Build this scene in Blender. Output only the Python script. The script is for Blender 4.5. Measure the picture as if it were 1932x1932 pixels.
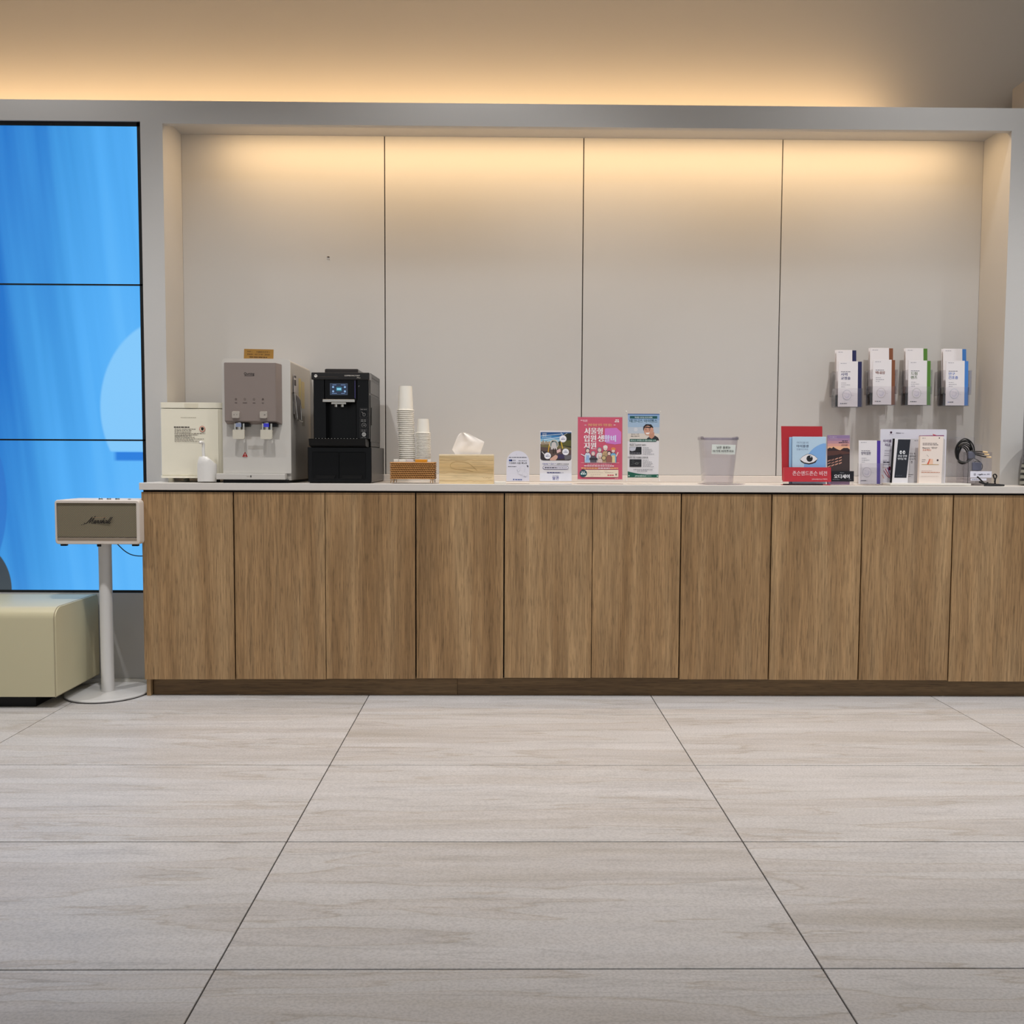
import bpy, bmesh, math, random
from mathutils import Vector, Matrix
random.seed(7)
S = bpy.context.scene
for o in list(bpy.data.objects): bpy.data.objects.remove(o)
COL = S.collection

# ------------------------------------------------------------------ camera
F, PITCH, YAW, ROLL = 1720.22, .05805, .01133, .00457
CAM = Vector((0.0, -4.0, 1.0048))
cp, sp, cy, sy, cr, sr = math.cos(PITCH), math.sin(PITCH), math.cos(YAW), math.sin(YAW), math.cos(ROLL), math.sin(ROLL)
FW = Vector((sy*cp, cy*cp, -sp)); R0 = Vector((cy, -sy, 0)); U0 = R0.cross(FW)
RT = cr*R0 + sr*U0; UP = -sr*R0 + cr*U0
cam_data = bpy.data.cameras.new('camera'); cam = bpy.data.objects.new('camera', cam_data); COL.objects.link(cam)
cam_data.sensor_fit = 'HORIZONTAL'; cam_data.sensor_width = 36.0; cam_data.lens = F*36.0/1932.0
cam_data.clip_start = .05
m3 = Matrix((RT, UP, -FW)).transposed()
cam.matrix_world = Matrix.Translation(CAM) @ m3.to_4x4()
S.camera = cam

# ------------------------------------------------------------------ exposure, world
S.view_settings.view_transform = 'Standard'; S.view_settings.look = 'None'
S.view_settings.gamma = 1.0; S.view_settings.use_curve_mapping = False
S.view_settings.exposure = 0.0
W = bpy.data.worlds.new('room_ambience'); S.world = W; W.use_nodes = True
bg = W.node_tree.nodes['Background']; bg.inputs[0].default_value = (.93, .96, 1.0, 1); bg.inputs[1].default_value = .50

# ------------------------------------------------------------------ ceiling downlights (the room's own lamps)
CEIL = 3.4
WHITE = (1.0, .985, .98)
def spot(x, y, power, size=110, blend=.9, tilt=0.0, col=WHITE, rad=.05):
    l = bpy.data.lights.new('downlight', 'SPOT'); l.energy = power; l.spot_size = math.radians(size); l.spot_blend = blend
    l.shadow_soft_size = rad; l.color = col
    o = bpy.data.objects.new('downlight_beam', l); COL.objects.link(o); o.location = (x, y, CEIL-.03); o.rotation_euler = (tilt, 0, 0)
def area(x, y, z, sx, sy_, power, col, rx=0, ry=0):
    l = bpy.data.lights.new('area', 'AREA'); l.shape = 'RECTANGLE'; l.size = sx; l.size_y = sy_; l.energy = power; l.color = col
    o = bpy.data.objects.new('area_light', l); COL.objects.link(o); o.location = (x, y, z); o.rotation_euler = (rx, ry, 0)
    return o
ROW1 = [(-2.07, -.36), (-.12, -.36), (1.83, -.36)]
ROW2 = [(-2.6, -1.3), (-1.1, -1.3), (.4, -1.3), (1.9, -1.3), (3.2, -1.3)]
ROW3 = [(-2.2, -3.8), (-.6, -3.8), (1.0, -3.8), (2.6, -3.8)]
for x, y in ROW1: spot(x, y, 26)
for x, y in ROW2: spot(x, y, 122, 88, .85, math.radians(14))
for x, y in ROW3: spot(x, y, 14, 125)
WARM = (1.0, .67, .34)
# LED strips: one in the slot of the niche ceiling, one in the cove behind the top beam
area(.40, .075, 2.466, 3.35, .012, 12.5, WARM, rx=math.radians(8))
area(-.75, .27, 2.585, 5.1, .02, 22.0, (1.0, .70, .38), rx=math.radians(180-30))

# ------------------------------------------------------------------ materials
def lin(c):
    c = c/255.0
    return c/12.92 if c <= .04045 else ((c+.055)/1.055)**2.4
def rgb(r, g, b): return (lin(r), lin(g), lin(b), 1)
MC = {}
def mat(name, col, rough=.5, metal=0.0, noise=.06, scale=30, bump=0.0, spec=.5, emit=None, estr=1.0, coat=0.0, stretch=None):
    if name in MC: return MC[name]
    m = bpy.data.materials.new(name); m.use_nodes = True; nt = m.node_tree; n = nt.nodes; L = nt.links
    b = n['Principled BSDF']; c = rgb(*col)
    b.inputs['Roughness'].default_value = rough; b.inputs['Metallic'].default_value = metal
    b.inputs['Specular IOR Level'].default_value = spec; b.inputs['Coat Weight'].default_value = coat
    tc = n.new('ShaderNodeTexCoord'); nz = n.new('ShaderNodeTexNoise'); nz.inputs['Scale'].default_value = scale; nz.inputs['Detail'].default_value = 4
    if stretch:
        mp = n.new('ShaderNodeMapping'); mp.inputs['Scale'].default_value = stretch; L.new(tc.outputs['Object'], mp.inputs[0]); L.new(mp.outputs[0], nz.inputs['Vector'])
    else: L.new(tc.outputs['Object'], nz.inputs['Vector'])
    mx = n.new('ShaderNodeMix'); mx.data_type = 'RGBA'
    mx.inputs[6].default_value = tuple(v*(1-noise) for v in c[:3])+(1,); mx.inputs[7].default_value = tuple(min(1, v*(1+noise)) for v in c[:3])+(1,)
    L.new(nz.outputs['Fac'], mx.inputs[0]); L.new(mx.outputs[2], b.inputs['Base Color'])
    if bump:
        bp = n.new('ShaderNodeBump'); bp.inputs['Strength'].default_value = bump; bp.inputs['Distance'].default_value = .002
        L.new(nz.outputs['Fac'], bp.inputs['Height']); L.new(bp.outputs[0], b.inputs['Normal'])
    if emit:
        b.inputs['Emission Color'].default_value = rgb(*emit); b.inputs['Emission Strength'].default_value = estr
    MC[name] = m; return m

def clear(name, tint=(250, 248, 251), gloss=.10, rough=.06):
    if name in MC: return MC[name]
    m = bpy.data.materials.new(name); m.use_nodes = True; nt = m.node_tree; n = nt.nodes; L = nt.links
    n.remove(n['Principled BSDF']); out = n['Material Output']
    t = n.new('ShaderNodeBsdfTransparent'); t.inputs[0].default_value = rgb(*tint)
    g = n.new('ShaderNodeBsdfGlossy'); g.inputs['Roughness'].default_value = rough
    lw = n.new('ShaderNodeLayerWeight'); lw.inputs[0].default_value = .5; fr = n.new('ShaderNodeMath'); fr.operation = 'POWER'; fr.inputs[1].default_value = 4.0; L.new(lw.outputs['Facing'], fr.inputs[0])
    nz = n.new('ShaderNodeTexNoise'); nz.inputs['Scale'].default_value = 40
    ma = n.new('ShaderNodeMath'); ma.operation = 'MULTIPLY_ADD'; ma.inputs[1].default_value = .01; ma.inputs[2].default_value = gloss*.35
    ad = n.new('ShaderNodeMath'); ad.operation = 'ADD'; L.new(nz.outputs['Fac'], ma.inputs[0]); L.new(ma.outputs[0], ad.inputs[0]); L.new(fr.outputs[0], ad.inputs[1])
    mx = n.new('ShaderNodeMixShader'); L.new(ad.outputs[0], mx.inputs[0]); L.new(t.outputs[0], mx.inputs[1]); L.new(g.outputs[0], mx.inputs[2])
    L.new(mx.outputs[0], out.inputs[0]); MC[name] = m; return m

def wood(name, base, dark, light, axis='Z', scale=1.0, rough=.5, contrast=1.0):
    m = bpy.data.materials.new(name); m.use_nodes = True; nt = m.node_tree; n = nt.nodes; L = nt.links
    b = n['Principled BSDF']; b.inputs['Roughness'].default_value = rough; b.inputs['Specular IOR Level'].default_value = .35
    tc = n.new('ShaderNodeTexCoord'); oi = n.new('ShaderNodeObjectInfo')
    sc = n.new('ShaderNodeVectorMath'); sc.operation = 'SCALE'; sc.inputs[0].default_value = (13.0, 7.0, 17.0); L.new(oi.outputs['Random'], sc.inputs['Scale'])
    ad = n.new('ShaderNodeVectorMath'); ad.operation = 'ADD'; L.new(tc.outputs['Object'], ad.inputs[0]); L.new(sc.outputs[0], ad.inputs[1])
    def layer(s, z, det=3, dist=0.0):
        mp = n.new('ShaderNodeMapping'); v = [s, s, s]; v['XYZ'.index(axis)] = z; mp.inputs['Scale'].default_value = v
        nz = n.new('ShaderNodeTexNoise'); nz.inputs['Scale'].default_value = scale; nz.inputs['Detail'].default_value = det; nz.inputs['Distortion'].default_value = dist
        L.new(ad.outputs[0], mp.inputs[0]); L.new(mp.outputs[0], nz.inputs['Vector']); return nz
    broad = layer(9, .7, 3, .6); mid = layer(34, 1.6, 4, .5); fine = layer(190, 7, 2); pore = layer(260, 16, 2)
    r1 = n.new('ShaderNodeValToRGB'); L.new(broad.outputs['Fac'], r1.inputs[0])
    r1.color_ramp.elements[0].position = .33; r1.color_ramp.elements[1].position = .68
    r1.color_ramp.elements[0].color = rgb(*dark); r1.color_ramp.elements[1].color = rgb(*light)
    e = r1.color_ramp.elements.new(.5); e.color = rgb(*base)
    def mult(prev, nz, lo, hi, a, b_):
        rr = n.new('ShaderNodeMapRange'); rr.inputs[1].default_value = lo; rr.inputs[2].default_value = hi; rr.inputs[3].default_value = a; rr.inputs[4].default_value = b_
        L.new(nz.outputs['Fac'], rr.inputs[0])
        vm = n.new('ShaderNodeVectorMath'); vm.operation = 'SCALE'; L.new(prev, vm.inputs[0]); L.new(rr.outputs[0], vm.inputs['Scale']); return vm.outputs[0]
    c = mult(r1.outputs[0], mid, .3, .7, 1-.17*contrast, 1+.15*contrast)
    c = mult(c, fine, .3, .7, 1-.20*contrast, 1+.22*contrast)
    c = mult(c, pore, .34, .45, 1-.30*contrast, 1.0)
    L.new(c, b.inputs['Base Color'])
    bp = n.new('ShaderNodeBump'); bp.inputs['Strength'].default_value = .12; bp.inputs['Distance'].default_value = .001; L.new(fine.outputs['Fac'], bp.inputs['Height']); L.new(bp.outputs[0], b.inputs['Normal'])
    MC[name] = m; return m

def tile_mat():
    m = bpy.data.materials.new('travertine_porcelain'); m.use_nodes = True; nt = m.node_tree; n = nt.nodes; L = nt.links
    b = n['Principled BSDF']; b.inputs['Specular IOR Level'].default_value = .4
    tc = n.new('ShaderNodeTexCoord'); oi = n.new('ShaderNodeObjectInfo')
    sc = n.new('ShaderNodeVectorMath'); sc.operation = 'SCALE'; sc.inputs[0].default_value = (23.0, 31.0, 11.0); L.new(oi.outputs['Random'], sc.inputs['Scale'])
    ad = n.new('ShaderNodeVectorMath'); ad.operation = 'ADD'; L.new(tc.outputs['Object'], ad.inputs[0]); L.new(sc.outputs[0], ad.inputs[1])
    def layer(sx, sy_, det, dist):
        mp = n.new('ShaderNodeMapping'); mp.inputs['Scale'].default_value = (sx, sy_, 1)
        nz = n.new('ShaderNodeTexNoise'); nz.inputs['Scale'].default_value = 1; nz.inputs['Detail'].default_value = det; nz.inputs['Distortion'].default_value = dist
        L.new(ad.outputs[0], mp.inputs[0]); L.new(mp.outputs[0], nz.inputs['Vector']); return nz
    a1 = layer(.9, 9, 4, .3); a2 = layer(3, 26, 5, .2); a3 = layer(150, 200, 2, 0)
    r1 = n.new('ShaderNodeValToRGB'); L.new(a1.outputs['Fac'], r1.inputs[0]); cr_ = r1.color_ramp
    cr_.elements[0].position = .28; cr_.elements[0].color = rgb(181, 175, 168)
    cr_.elements[1].position = .72; cr_.elements[1].color = rgb(203, 201, 201)
    for p_, c_ in ((.45, (196, 192, 190)), (.488, (193, 188, 184)), (.497, (179, 172, 165)), (.507, (197, 194, 192)), (.6, (200, 197, 196))):
        e = cr_.elements.new(p_); e.color = rgb(*c_)
    def mult(prev, nz, lo, hi, a, b_):
        rr = n.new('ShaderNodeMapRange'); rr.inputs[1].default_value = lo; rr.inputs[2].default_value = hi; rr.inputs[3].default_value = a; rr.inputs[4].default_value = b_
        L.new(nz.outputs['Fac'], rr.inputs[0])
        vm = n.new('ShaderNodeVectorMath'); vm.operation = 'SCALE'; L.new(prev, vm.inputs[0]); L.new(rr.outputs[0], vm.inputs['Scale']); return vm.outputs[0]
    c = mult(r1.outputs[0], a2, .3, .7, .93, 1.05); c = mult(c, a3, .33, .6, .86, 1.03)
    a4 = layer(.8, 11, 3, .5); df = n.new('ShaderNodeMath'); df.operation = 'SUBTRACT'; L.new(a4.outputs['Fac'], df.inputs[0]); df.inputs[1].default_value = .5
    ab = n.new('ShaderNodeMath'); ab.operation = 'ABSOLUTE'; L.new(df.outputs[0], ab.inputs[0])
    class _V: outputs = {'Fac': ab.outputs[0]}
    c = mult(c, _V, 0.0, .016, .88, 1.0)
    L.new(c, b.inputs['Base Color'])
    rr = n.new('ShaderNodeMapRange'); rr.inputs[3].default_value = .34; rr.inputs[4].default_value = .5; L.new(a2.outputs['Fac'], rr.inputs[0]); L.new(rr.outputs[0], b.inputs['Roughness'])
    bp = n.new('ShaderNodeBump'); bp.inputs['Strength'].default_value = .1; bp.inputs['Distance'].default_value = .001; L.new(a3.outputs['Fac'], bp.inputs['Height']); L.new(bp.outputs[0], b.inputs['Normal'])
    MC['tile'] = m; return m

PAINT = mat('greige_wall_paint', (191, 189, 186), .62, noise=.015, scale=5)
PAINT_UP = mat('upper_wall_paint', (190, 180, 168), .7, noise=.02, scale=3)
CEILM = mat('ceiling_paint', (225, 222, 216), .8)
GROUT = mat('dark_grout', (38, 32, 28), .9)
TILE = tile_mat()
OAK = wood('oak_veneer', (158, 126, 88), (142, 111, 75), (173, 142, 103))
OAK_K = wood('oak_plinth', (118, 93, 62), (104, 80, 52), (130, 104, 72), axis='X')
MAPLE = wood('pale_maple', (226, 199, 152), (208, 176, 124), (236, 212, 168), axis='X', scale=.8, contrast=.5)
STONE = mat('cream_solid_surface', (214, 208, 201), .28, noise=.02, scale=80)
BLACK = mat('black_gloss_plastic', (7, 7, 8), .25, noise=.1, spec=.28)
BLACKM = mat('black_matte_plastic', (10, 10, 11), .5, noise=.1, spec=.3)
DARKGAP = mat('dark_recess', (16, 11, 8), .9)
WHITEP = mat('white_plastic', (222, 219, 212), .35, noise=.02)
PAPER = mat('white_card', (226, 222, 224), .6, noise=.015)
CUPM = mat('white_paper_cup', (232, 227, 216), .6, noise=.015)
IVORY = mat('ivory_plastic', (236, 230, 210), .4, noise=.015)
CHROME = mat('chrome', (210, 205, 196), .15, 1.0)
CLEAR = clear('clear_acrylic')
CLEAR2 = clear('clear_acrylic_dense', (251, 250, 251), .14, .1)

# ------------------------------------------------------------------ geometry helpers
def obj(name, bm, m, parent=None, loc=None, smooth=False):
    me = bpy.data.meshes.new(name); bm.normal_update(); bm.to_mesh(me); bm.free()
    if isinstance(m, (list, tuple)):
        for q in m: me.materials.append(q)
    else: me.materials.append(m)
    if smooth:
        me.polygons.foreach_set('use_smooth', [True]*len(me.polygons))
        try: me.set_sharp_from_angle(angle=math.radians(38))
        except Exception: pass
    o = bpy.data.objects.new(name, me); COL.objects.link(o)
    if parent is not None: o.parent = parent
    if loc is not None: o.location = loc
    return o
def tag(o, label=None, cat=None, group=None, kind=None):
    if label: o['label'] = label
    if cat: o['category'] = cat
    if group: o['group'] = group
    if kind: o['kind'] = kind
    return o
def thing(name, label, cat, loc=(0, 0, 0), group=None, rot=(0, 0, 0)):
    o = bpy.data.objects.new(name, None); COL.objects.link(o); o.empty_display_size = .05
    o.location = loc; o.rotation_euler = rot
    return tag(o, label, cat, group)
def copy_tree(o, parent=None):
    c = o.copy(); COL.objects.link(c); c.parent = parent
    for ch in [q for q in o.children]: copy_tree(ch, c)
    return c
def BM(): return bmesh.new()
def box(bm, x0, x1, y0, y1, z0, z1, bev=0.0, seg=2, mi=0):
    r = bmesh.ops.create_cube(bm, size=1.0)
    for v in r['verts']:
        v.co = Vector(((x0+x1)/2 + v.co.x*(x1-x0), (y0+y1)/2 + v.co.y*(y1-y0), (z0+z1)/2 + v.co.z*(z1-z0)))
    fs = set(f for v in r['verts'] for f in v.link_faces)
    for f in fs: f.material_index = mi
    if bev:
        es = list(set(e for v in r['verts'] for e in v.link_edges))
        bmesh.ops.bevel(bm, geom=es, offset=bev, segments=seg, affect='EDGES', profile=.5)
    return bm
def rrect(a0, a1, b0, b1, r, n=5):
    if not hasattr(r, '__len__'): r = (r,)*4
    pts = []
    for (ca, cb, st), rr in zip(((a1-r[0], b1-r[0], 0), (a0+r[1], b1-r[1], 90), (a0+r[2], b0+r[2], 180), (a1-r[3], b0+r[3], 270)), r):
        if rr <= 1e-6: pts.append((ca, cb)); continue
        for k in range(n+1):
            t = math.radians(st+90*k/n); pts.append((ca+rr*math.cos(t), cb+rr*math.sin(t)))
    return pts
def prism(bm, pts, d0, d1, axis='y', scale1=None, mi=0):
    """outline pts extruded from d0 to d1 along an axis: 'y' -> pts are (x,z); 'z' -> (x,y); 'x' -> (y,z)"""
    def mk(a, b, d):
        return {'y': (a, d, b), 'z': (a, b, d), 'x': (d, a, b)}[axis]
    ca = sum(p[0] for p in pts)/len(pts); cb = sum(p[1] for p in pts)/len(pts)
    v0 = [bm.verts.new(mk(a, b, d0)) for a, b in pts]
    s = scale1 or 1.0
    v1 = [bm.verts.new(mk(ca+(a-ca)*s, cb+(b-cb)*s, d1)) for a, b in pts]
    fs = [bm.faces.new(v0), bm.faces.new(v1[::-1])]
    n = len(pts)
    for i in range(n): fs.append(bm.faces.new((v0[i], v1[i], v1[(i+1) % n], v0[(i+1) % n])))
    for f in fs: f.material_index = mi
    bmesh.ops.recalc_face_normals(bm, faces=fs)
    return bm
def lathe(bm, prof, n=24, cx=0, cy_=0, cz=0, closed=False, mi=0):
    rings = []
    for r, z in prof:
        if r < 1e-6: rings.append([bm.verts.new((cx, cy_, cz+z))])
        else: rings.append([bm.verts.new((cx+r*math.cos(2*math.pi*i/n), cy_+r*math.sin(2*math.pi*i/n), cz+z)) for i in range(n)])
    fs = []
    for a, b in zip(rings, rings[1:]):
        for i in range(n):
            j = (i+1) % n
            if len(a) == 1: fs.append(bm.faces.new((a[0], b[j], b[i])))
            elif len(b) == 1: fs.append(bm.faces.new((a[i], a[j], b[0])))
            else: fs.append(bm.faces.new((a[i], a[j], b[j], b[i])))
    for f in fs: f.material_index = mi
    bmesh.ops.recalc_face_normals(bm, faces=fs); return bm
def cyl(bm, p0, p1, r, n=12, r1=None):
    return tube(bm, [p0, p1], r, n, smooth=0, r_end=r1)
def catmull(P, k=6, closed=False):
    P = [Vector(p) for p in P]; out = []; n = len(P)
    for i in range(n if closed else n-1):
        g = (lambda j: P[j % n]) if closed else (lambda j: P[min(max(j, 0), n-1)])
        p0, p1, p2, p3 = g(i-1), g(i), g(i+1), g(i+2)
        for s in range(k):
            t = s/k
            out.append(.5*((2*p1)+(p2-p0)*t+(2*p0-5*p1+4*p2-p3)*t*t+(3*p1-p0-3*p2+p3)*t**3))
    if not closed: out.append(P[-1])
    return out
def tube(bm, pts, r, n=8, smooth=6, closed=False, r_end=None, mi=0):
    P = catmull(pts, smooth, closed) if smooth else [Vector(p) for p in pts]
    rings = []; prev = None; N = len(P)
    for i, p in enumerate(P):
        if closed: t = P[(i+1) % N]-P[i-1]
        else: t = P[min(i+1, N-1)]-P[max(i-1, 0)]
        t.normalize()
        if prev is None:
            a = Vector((0, 0, 1)) if abs(t.z) < .9 else Vector((1, 0, 0)); nn = t.cross(a).normalized()
        else:
            nn = (prev - t*prev.dot(t)); nn = nn.normalized() if nn.length > 1e-8 else t.orthogonal().normalized()
        prev = nn; bb = t.cross(nn)
        rr = r if r_end is None else r+(r_end-r)*i/max(1, N-1)
        rings.append([bm.verts.new(p+rr*(math.cos(2*math.pi*k/n)*nn+math.sin(2*math.pi*k/n)*bb)) for k in range(n)])
    fs = []
    for i in range(N if closed else N-1):
        a, b = rings[i], rings[(i+1) % N]
        for k in range(n): fs.append(bm.faces.new((a[k], a[(k+1) % n], b[(k+1) % n], b[k])))
    if not closed: fs += [bm.faces.new(rings[0][::-1]), bm.faces.new(rings[-1])]
    for f in fs: f.material_index = mi
    bmesh.ops.recalc_face_normals(bm, faces=fs); return bm

# world coordinates of a measured point on a plane of known depth or height
def at(u, v, Y=None, Z=None):
    d = FW*F + RT*(u-966) - UP*(v-966)
    t = (Y-CAM.y)/d.y if Y is not None else (Z-CAM.z)/d.z
    return CAM + d*t
def vof(X, Y, Z):
    d = Vector((X, Y, Z))-CAM; w = d.dot(FW); return 966-F*d.dot(UP)/w
class Loc:
    """local frame of an object standing at depth Y on height Z: measured widths and heights become metres"""
    def __init__(s, uc, Y, Z=.900, vguess=900):
        p = at(uc, vguess, Y=Y); s.X = p.x; s.Y = Y; s.Z = Z; s.uc = uc; s.vb = vof(p.x, Y, Z)
        d = Vector((p.x, Y, Z))-CAM; s.s = d.dot(FW)/F
    def x(s, u): return (u-s.uc)*s.s
    def z(s, v): return (s.vb-v)*s.s
    def loc(s): return (s.X, s.Y, s.Z)

# flat print (lettering, logos, pictures) on an object's front: shapes in measured coordinates, one mesh with a material per colour
class Print:
    def __init__(s, L, y, name='printed_front'):
        s.L = L; s.y = y; s.bm = BM(); s.mats = []; s.k = 0; s.name = name
    def mi(s, col, rough=.55, emit=None, es=1):
        nm = 'ink_%d_%d_%d' % col + ('_lit' if emit else '')
        m = mat(nm, col, rough, noise=.01) if not emit else mat(nm, (8, 8, 8), .3, emit=col, estr=es)
        if m not in s.mats: s.mats.append(m)
        return s.mats.index(m)
    def _face(s, pts, mi):
        s.k += 1; y = s.y - 2e-5*s.k - .0002
        f = s.bm.faces.new([s.bm.verts.new((s.L.x(u), y, s.L.z(v))) for u, v in pts]); f.material_index = mi
        f.normal_update()
        if f.normal.y > 0: f.normal_flip()
    def rect(s, u0, u1, v0, v1, col, **k): s._face([(u0, v1), (u1, v1), (u1, v0), (u0, v0)], s.mi(col, **k)); return s
    def poly(s, pts, col, **k): s._face(pts, s.mi(col, **k)); return s
    def disc(s, u, v, ru, col, rv=None, n=20, a0=0, a1=360, **k):
        rv = rv or ru
        s._face([(u+ru*math.cos(math.radians(a0+(a1-a0)*i/n)), v+rv*math.sin(math.radians(a0+(a1-a0)*i/n))) for i in range(n if a1-a0 == 360 else n+1)], s.mi(col, **k)); return s
    def rr(s, u0, u1, v0, v1, r, col, **k): s._face(rrect(u0, u1, v0, v1, r, 4), s.mi(col, **k)); return s
    def line(s, u0, v0, u1, v1, w, col, **k):
        d = Vector((u1-u0, v1-v0)); d.normalize(); q = Vector((-d.y, d.x))*w/2
        s._face([(u0+q.x, v0+q.y), (u1+q.x, v1+q.y), (u1-q.x, v1-q.y), (u0-q.x, v0-q.y)], s.mi(col, **k)); return s
    def dashes(s, u0, u1, v, h, col, seed=1, lo=1.5, hi=5):
        r = random.Random(seed); u = u0
        while u < u1-.5:
            w = r.uniform(lo, hi); s.rect(u, min(u+w, u1), v-h/2, v+h/2, col); u += w+r.uniform(.5, 1.1)
        return s
    def text(s, body, u, v, h, col, align='CENTER', width=None, bold=0.0, shear=0.0, **k):
        """body centred (or left aligned) at u, baseline at v, cap height about h, squeezed to width"""
        hang = any(ord(ch) > 0x1100 for ch in body)
        if hang and bold > .012:   # heavy weight: the strokes repeated a hair to each side
            for du in (-bold*h*.9, bold*h*.9): s.text(body, u+du, v, h, col, align, width, 0.0, shear, **k)
            bold = 0.0
        mi = s.mi(col, **k); s.k += 1
        cu = bpy.data.curves.new('t', 'FONT'); cu.body = body; cu.size = 1.0; cu.align_x = 'LEFT'; cu.resolution_u = 3; cu.offset = bold; cu.shear = shear
        to = bpy.data.objects.new('t', cu); COL.objects.link(to)
        dg = bpy.context.evaluated_depsgraph_get(); me = bpy.data.meshes.new_from_object(to.evaluated_get(dg))
        if len(me.vertices):
            xs = [q.co.x for q in me.vertices]; ys = [q.co.y for q in me.vertices]
            x0, x1 = min(xs), max(xs); y0, y1 = min(ys), max(ys)
            base = y0 if hang else 0.0; sc = h/((y1-y0) if hang else .73)
            sx = (width/(x1-x0)) if width else sc
            off = {'CENTER': -(x1-x0)*sx/2, 'LEFT': 0.0, 'RIGHT': -(x1-x0)*sx}[align]
            y = s.y - 2e-5*s.k - .0002; vs = []
            for q in me.vertices:
                vs.append(s.bm.verts.new((s.L.x(u+off+(q.co.x-x0)*sx), y, s.L.z(v-(q.co.y-base)*sc))))
            for p in me.polygons:
                try:
                    f = s.bm.faces.new([vs[i] for i in p.vertices]); f.material_index = mi
                    f.normal_update()
                    if f.normal.y > 0: f.normal_flip()
                except ValueError: pass
        bpy.data.objects.remove(to); bpy.data.curves.remove(cu); bpy.data.meshes.remove(me); return s
    def done(s, parent):
        o = obj(s.name, s.bm, s.mats, parent)
        if s.name in ('side_labels', 'instruction_print', 'panel_print'): o['kind'] = 'stuff'
        return o

def hbox(L, bm, u0, u1, v0, v1, y0, y1, bev=0.0, seg=2, mi=0):
    return box(bm, L.x(u0), L.x(u1), y0, y1, L.z(v1), L.z(v0), bev, seg, mi)

# ================================================================== THE SETTING
YW, YB = .02, .25                       # wall front plane, niche back plane
NX0, NX1 = -1.463, 2.206                # niche sides
ZLIP, ZTOP, ZNC = 2.4357, 2.5316, 2.470
CT = .900                               # counter top
def struct(name, bm, m, parent=None, smooth=False):
    o = obj(name, bm, m, parent, smooth=smooth)
    if parent is None: o['kind'] = 'structure'
    return o
bm = BM(); box(bm, -4.2, 4.5, -7.8, .7, -.06, -.0045)
floor = struct('floor', bm, GROUT)
bm = BM(); g = .0017; box(bm, -.6+g, .6-g, -.3+g*1.25, .3-g*1.25, -.012, 0, .0008, 1)
t0 = obj('tile', bm, TILE, floor, (-.5607+.6, -.456-.3, 0)); first = True
for i in range(-3, 4):
    for j in range(-1, 12):
        x, y = -.5607+1.2*i+.6, -.456-.6*j-.3
        if x-.6 < -4.2 or x+.6 > 4.5: continue
        if first: t0.location = (x, y, 0); first = False; continue
        c = t0.copy(); COL.objects.link(c); c.location = (x, y, 0)
bm = BM(); box(bm, -4.2, 4.5, -7.8, .62, CEIL, CEIL+.08)
struct('ceiling', bm, CEILM)

# front wall around the screens and the niche (an open frame), the screens sit in its left opening
SX1, SZ0, SZ1 = -1.5585, .405, 2.4445    # screen opening
bm = BM()
box(bm, -4.2, SX1, YW, YW+.15, -.003, SZ0)                      # under the screens
wall = struct('wall_back', bm, PAINT)
bm = BM(); box(bm, SX1, NX0, YW, YB, -.003, ZLIP); box(bm, SX1, NX0, YW+.0601, YB, ZLIP, ZNC+.03); box(bm, SX1, NX0, YW+.0301, YW+.0601, ZLIP, ZLIP+.0349); struct('trim_4', bm, PAINT)      # pillar between screens and niche
bm = BM(); box(bm, NX1, 2.304, YW, YB, -.003, ZLIP); box(bm, NX1, 2.304, YW+.0601, YB, ZLIP, ZNC+.03); box(bm, NX1, 2.304, YW+.0301, YW+.0601, ZLIP, ZLIP+.0349); struct('trim_5', bm, PAINT)    # pillar right of the niche
bm = BM(); box(bm, NX0, NX1, YW, YB, -.003, CT-.0305); struct('wall_behind_cabinets', bm, PAINT)
bm = BM(); box(bm, -4.2, SX1, YW, YW+.03, SZ1, ZTOP); box(bm, SX1, 4.5, YW, YW+.03, ZLIP, ZTOP); box(bm, -4.2, 4.5, YW+.03, YW+.06, ZLIP+.035, ZTOP)
tag(struct('trim_1', bm, PAINT), 'long greige beam running above the niche and the screens')
bm = BM(); box(bm, NX0, NX1, YW+.06, YB+.03, ZNC, ZNC+.03); box(bm, -4.2, NX0-.001, YW+.0601, YB+.03, ZTOP-.03, ZTOP-.01)
struct('trim_2', bm, PAINT)
# niche back: four panels with recessed joints
bm = BM(); box(bm, NX0-.02, NX1+.02, YB+.008, YB+.03, CT, ZNC)
back = struct('wall_niche', bm, DARKGAP)
js = [NX0, -.5403, .3688, 1.2811, NX1]
for a, b in zip(js, js[1:]):
    bm = BM(); box(bm, a+(.0022 if a > NX0 else 0), b-(.0022 if b < NX1 else 0), YB, YB+.012, CT+.0315, ZNC, .001, 1)
    obj('panel', bm, PAINT, back)
# right part beyond the pillar
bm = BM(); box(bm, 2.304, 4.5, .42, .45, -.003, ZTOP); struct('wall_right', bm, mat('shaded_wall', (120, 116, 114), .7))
# upper wall behind the cove and its right return
bm = BM(); box(bm, -4.2, 4.5, .45, .50, 2.3, CEIL); struct('wall_upper', bm, PAINT_UP)
bm = BM(); box(bm, 2.395, 2.9, .08, .37, ZTOP+.001, 2.752)
struct('trim_3', bm, PAINT_UP)
# baseboard, left of the cabinets
bm = BM(); box(bm, -4.2, -1.40, YW-.012, YW, 0, .018, .002, 1); box(bm, -4.2, -1.40, YW-.009, YW, .018, .024, .001, 1)
struct('baseboard_back', bm, WHITEP)
# side walls of the room, out of view
bm = BM(); box(bm, -4.26, -4.2, -7.8, .62, -.003, CEIL); struct('wall_left', bm, PAINT)

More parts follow.
